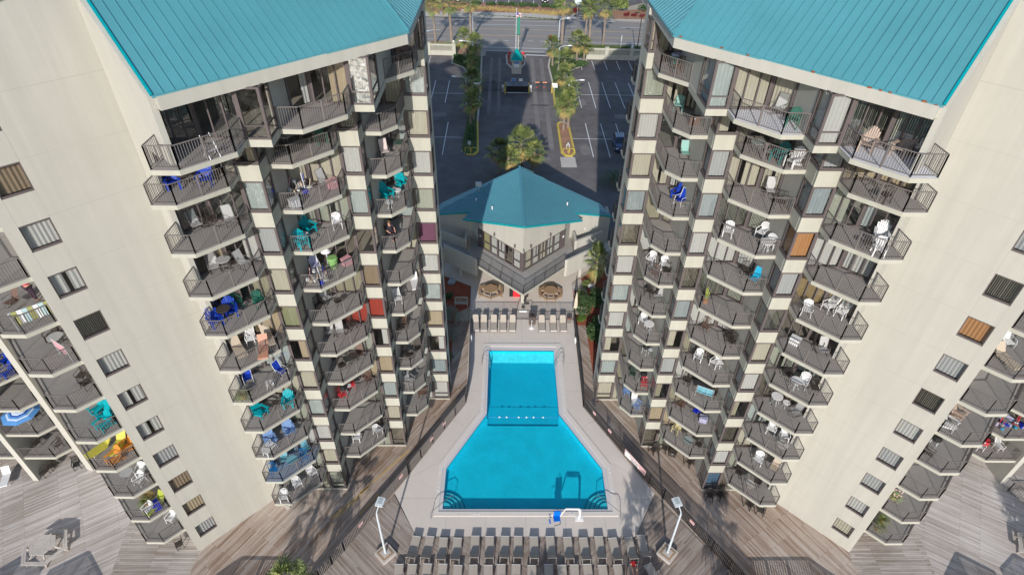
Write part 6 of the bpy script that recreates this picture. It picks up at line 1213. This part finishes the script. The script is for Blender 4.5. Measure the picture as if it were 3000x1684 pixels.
def f_towel(m, m2):
    b = MB(); n = 10; vs = []
    for i in range(n + 1): x = -.55 + i * .11; y = .03 * math.sin(i * 1.7); vs += [(x, y, .45), (x, y * .5, 1.1)]
    b.add(vs, [(2 * i, 2 * i + 2, 2 * i + 3, 2 * i + 1) for i in range(n)], m); g = MB(); g.tube([(-.6, 0, 0), (-.6, 0, 1.12), (.6, 0, 1.12), (.6, 0, 0)], .015, m2, 5); return [('cloth', b), ('rack', g)]
def plantm(kind):
    b = MB(); g = MB(); rr = random.Random(kind); r = .2
    g.cyl((0, 0, 0), (0, 0, .34), .15, .21, 10, mat('terracotta', (.36, .16, .08), .85)); mm = {'green': M['frond'], 'cactus': mat('cactus', (.30, .36, .08), .7), 'flower': mat('pale_foliage', (.30, .38, .16), .7), 'brownpot': M['frondold']}[kind]
    if kind == 'cactus':
        for k in range(6): x, y = rr.uniform(-.12, .12), rr.uniform(-.08, .08); b.cyl((x * .5, y * .5, .3), (x, y, rr.uniform(.8, 1.35)), .045, .035, 7, mm)
    else:
        for k in range(26): feather(b, (0, 0, .34), k * 2.4, R(75) - R(60) * k / 26, rr.uniform(.45, .8), mm, rr, n=7, curve=1.3)
        if kind == 'flower':
            for k in range(14): b.ico((rr.uniform(-.35, .35), rr.uniform(-.35, .35), rr.uniform(.5, .95)), (.06, .06, .05), mat('pale_flower', (.72, .5, .48), .8), 6)
    return [('foliage', b), ('pot', g)]
def clutter(kind):
    o = []; rr = random.Random(kind); cs = {'mix': ['grey', 'white', 'tan', 'pink', 'silver', 'royal', 'taupe'], 'toys': ['red', 'skyblue', 'royal', 'black', 'silver', 'lav']}[kind]
    for k in range(16):
        b = MB(); x, y, z = rr.uniform(-.55, .55), rr.uniform(-.4, .4), rr.uniform(.05, .7); m = mat('item_' + cs[k % len(cs)], PAL[cs[k % len(cs)]], .6)
        if k % 3 == 0: b.cyl((x, y, z * .3), (x + rr.uniform(-.3, .3), y + rr.uniform(-.2, .2), z * .3 + rr.uniform(.4, 1.1)), .025, .025, 6, m)
        elif k % 3 == 1: b.ico((x, y, z), (rr.uniform(.08, .2), rr.uniform(.08, .2), rr.uniform(.07, .16)), m, 8)
        else: b.obox((x, y, z), (rr.uniform(.2, .45), rr.uniform(.05, .3), rr.uniform(.1, .35)), rr.uniform(0, 3), m, rr.uniform(-.5, .5))
        o.append(('item', b))
    return o
def f_parasol(m, m2):
    b = MB(); g = MB(); n = 8; R1 = 1.25; cols = [mat('para_a', (.10, .28, .60), .7), mat('para_b', (.55, .65, .80), .7), mat('para_c', (.03, .08, .35), .7)]
    for k in range(n):
        a0, a1 = 2 * math.pi * k / n, 2 * math.pi * (k + 1) / n; rs = [0, .25, .4, .5, .62, .72, .86, 1.0]
        for j in range(7):
            q = [(rs[j], a0), (rs[j + 1], a0), (rs[j + 1], a1), (rs[j], a1)]; b.add([(R1 * r * math.cos(a), R1 * r * math.sin(a), 2.15 - .42 * r) for r, a in q], [(0, 1, 2, 3)], cols[(0, 1, 2, 0, 1, 0, 0)[j]])
    g.cyl((0, 0, 0), (0, 0, 2.25), .025, .025, 8, W_); return [('canopy', b), ('pole', g)]
KIND = dict(adir=('adirondack_chair', 'chair', 'slatted adirondack chair', f_adir), plas=('plastic_chair', 'chair', 'plastic armchair', f_plas), plasd=('patio_chair', 'chair', 'plastic patio armchair', f_plas), fan=('shell_back_chair', 'chair', 'shell backed plastic chair', lambda a, c: f_plas(a, c, True, .95)), sling=('sling_chair', 'chair', 'fabric sling chair', f_sling), dine=('patio_chair', 'chair', 'metal patio chair', f_dine), slat=('slatted_chair', 'chair', 'slatted chair', f_slat), hi=('high_back_chair', 'chair', 'tall slatted recliner', f_hi), chaise=('chaise', 'lounger', 'cushioned lounge chair', f_chaise), rtab=('round_table', 'table', 'round table', f_rtab), stab=('side_table', 'table', 'small side table', f_stab), stool=('stool', 'stool', 'square stool', f_stool), bench=('small_bench', 'bench', 'slatted bench', f_bench), fold=('folding_chair', 'chair', 'folding chair', f_fold), grill=('barbecue', 'barbecue', 'kettle barbecue', f_grill), box=('storage_box', 'box', 'storage box', f_box), bin=('storage_tub', 'tub', 'storage tub', f_bin), lamp=('floor_lamp', 'lamp', 'lamp with shade', f_lamp), towel=('towel_rack', 'towel', 'towel hung by the rail', f_towel), parasol=('parasol', 'parasol', 'striped parasol', f_parasol))
PROTO = {}
OT = {12: 'top', 11: 'second', 10: 'third', 9: 'fourth', 8: 'fifth', 7: 'sixth', 6: 'seventh', 5: 'eighth', 4: 'ninth', 3: 'tenth', 2: 'lowest', 1: 'deck below lowest'}
CP = dict(A='column beside blank wall', B='middle column', C='column nearest car park', D='column beyond blank wall', E='outer wing', F='outermost wing')
cnt = {}
for r in FURN: cnt.setdefault(r[:5], []).append(r)
def make_furn(ty, co):
    k = (ty, co)
    if k in PROTO: return PROTO[k]
    if ty == 'pot': nm, cat, ds, parts = 'potted_plant', 'plant', {'green': 'leafy green potted plant', 'cactus': 'tall potted cactus', 'flower': 'pale flowering potted plant', 'brownpot': 'dry brown potted plant'}[co], plantm(co)
    elif ty == 'clutter': nm, cat, ds, parts = 'stored_gear', 'belongings', {'mix': 'heap of mixed belongings', 'toys': 'heap of red and blue beach gear'}[co], clutter(co)
    else:
        nm, cat, ds, fn = KIND[ty]; co2 = {'tealbag': 'teald'}.get(co, co); m = mat('paint_' + co2, PAL[co2], .5, var=.06); m2 = mat('paint_lav', PAL['lav'], .5) if co == 'tealbag' else (M['white'] if (ty, co) in (('sling', 'blue'), ('sling', 'lav'), ('chaise', 'yellow')) else M['rail'] if ty in ('sling', 'rtab', 'stab', 'chaise') and co != 'white' else M['greym']); parts = fn(m, m2); ds = WD.get(co, {'tealbag': 'teal and lilac'}.get(co, co)) + ' ' + ds
        if ty == 'chaise' and co == 'yellow': ds = 'yellow striped folding lounge chair'
    t = thing(nm, cat=cat)
    for pn, b in parts: b.build(pn, t)
    PROTO[k] = [t, ds, False]; return PROTO[k]
for r in FURN:
    s, c, lv, ty, co, x, y = r; P_ = make_furn(ty, co); same = sorted(cnt[r[:5]], key=lambda q: q[0] * q[5]); i = same.index(r); n = len(same)
    pre = '' if n == 1 else (('left ', 'right ') if n == 2 else ('leftmost ', 'middle ', 'rightmost ') if n == 3 else ('leftmost ', 'second ', 'third ', 'rightmost '))[i]
    side = 'left' if s < 0 else 'right'
    where = ('on the deck under the %s' % CP[c]) if lv == 1 else ('top balcony' if lv == 12 else 'lowest balcony' if lv == 2 else '%s balcony from top' % OT[lv]) + ', ' + CP[c]
    lab = '%s%s, %s, %s %s' % (pre, P_[1], where, side, 'side' if c in 'EF' else 'tower'); z = zf(lv) + (.002 if lv > 1 else .012)
    rz = {'A': 38, 'B': 30, 'C': 25, 'D': -10, 'E': 5, 'F': 5}[c] * (-s); rz = R((((int(x * 100) * 7 + int(y * 100) * 13) % 60) - 30) + {'A': 38, 'B': 30, 'C': 25, 'D': -25, 'E': 5, 'F': 5}[c] * (-s))
    if not P_[2]: P_[2] = True; o = P_[0]; o.location = (s * x, y, z); o.rotation_euler = (0, 0, rz); tag(o, lab, None, 'furniture on the balconies')
    else: copytree(P_[0], (s * x, y, z), rz, lab, 'furniture on the balconies')
# people ------------------------------------------------------------
person(J, [('shirt', *UP, rd, .012), ('trousers', *LO, dkp, .012)], 'person in red top and pink apron standing on a balcony beyond the left blank wall', hairm, (-25.75, 23.9, zf(9)), R(-20))
t = thing('clothes_rack', (-24.5, 22.05, zf(9)), R(38), 'white and olive garments drying over a balcony rail beside the person in red', 'laundry'); b = MB(); b.tube([(-.8, 0, 0), (-.8, 0, 1.1), (.8, 0, 1.1), (.8, 0, 0)], .02, M['greym'], 6); b.build('rack', t)
for k in range(7): b = MB(); x = -.7 + k * .22; m = (mat('olive_cloth', (.36, .36, .14), .9), M['white'], mat('aqua_cloth', (.45, .6, .62), .9))[k % 3]; b.hexa([(x, -.06, .35 + .1 * (k % 2)), (x + .2, -.06, .4), (x + .18, .0, .4), (x, 0, .35)], [(x, -.03, 1.12), (x + .2, -.03, 1.12), (x + .2, .02, 1.12), (x, .02, 1.12)], m); b.build('garment', t)
JS = dict(pelvis=(0, .1, .52, .15), chest=(0, .16, .88, .16), neck=(0, .15, 1.08, .06), head=(0, .08, 1.18, .09), top=(0, .06, 1.28, .085), lsh=(-.2, .15, 1.0, .065), lel=(-.28, -.02, .74, .05), lwr=(-.2, -.22, .66, .035), lha=(-.17, -.3, .64, .035), rsh=(.2, .15, 1.0, .065), rel=(.28, -.02, .74, .05), rwr=(.2, -.22, .66, .035), rha=(.17, -.3, .64, .035), lhip=(-.1, .05, .5, .1), lkn=(-.12, -.36, .5, .07), lan=(-.12, -.36, .1, .045), lto=(-.12, -.5, .05, .04), rhip=(.1, .05, .5, .1), rkn=(.12, -.36, .5, .07), ran=(.12, -.34, .1, .045), rto=(.12, -.48, .05, .04))
person(JS, [('jacket', *UP, blk, .014), ('trousers', *LO, dkp, .012)], 'person in dark clothes seated on the left tower balcony nearest the car park', hairm, (-9.35, 33.8, zf(8)), R(40))
JL = dict(pelvis=(0, -.1, .5, .15), chest=(0, .32, .66, .155), neck=(0, .5, .82, .06), head=(0, .58, .9, .09), top=(0, .64, .98, .085), lsh=(-.2, .42, .74, .065), lel=(-.36, .2, .56, .05), lwr=(-.26, -.02, .6, .035), lha=(-.2, -.08, .62, .035), rsh=(.2, .42, .74, .065), rel=(.36, .2, .56, .05), rwr=(.26, -.02, .6, .035), rha=(.2, -.08, .62, .035), lhip=(-.1, -.15, .5, .105), lkn=(-.15, -.5, .62, .075), lan=(-.14, -.85, .46, .045), lto=(-.15, -.93, .56, .04), rhip=(.1, -.15, .5, .105), rkn=(.14, -.52, .55, .075), ran=(.15, -.9, .46, .045), rto=(.16, -.98, .55, .04))
person(JL, [('shirt', *UP, rd, .012)], 'person in a red top reclining on a lounger in the bottom row', hairm, (7.5, 20.05, 0), math.pi)
t = thing('beach_towel', (7.5, 21.05, .4), .1, 'red towel lying over the foot of the lounger beside the person in red', 'towel'); b = MB(); b.hexa([(-.2, -.2, -.02), (.22, -.2, -.02), (.2, .18, 0), (-.18, .2, -.01)], [(-.2, -.2, .05), (.22, -.2, .06), (.2, .18, .03), (-.18, .2, .04)], M['red']); b.build('cloth', t)
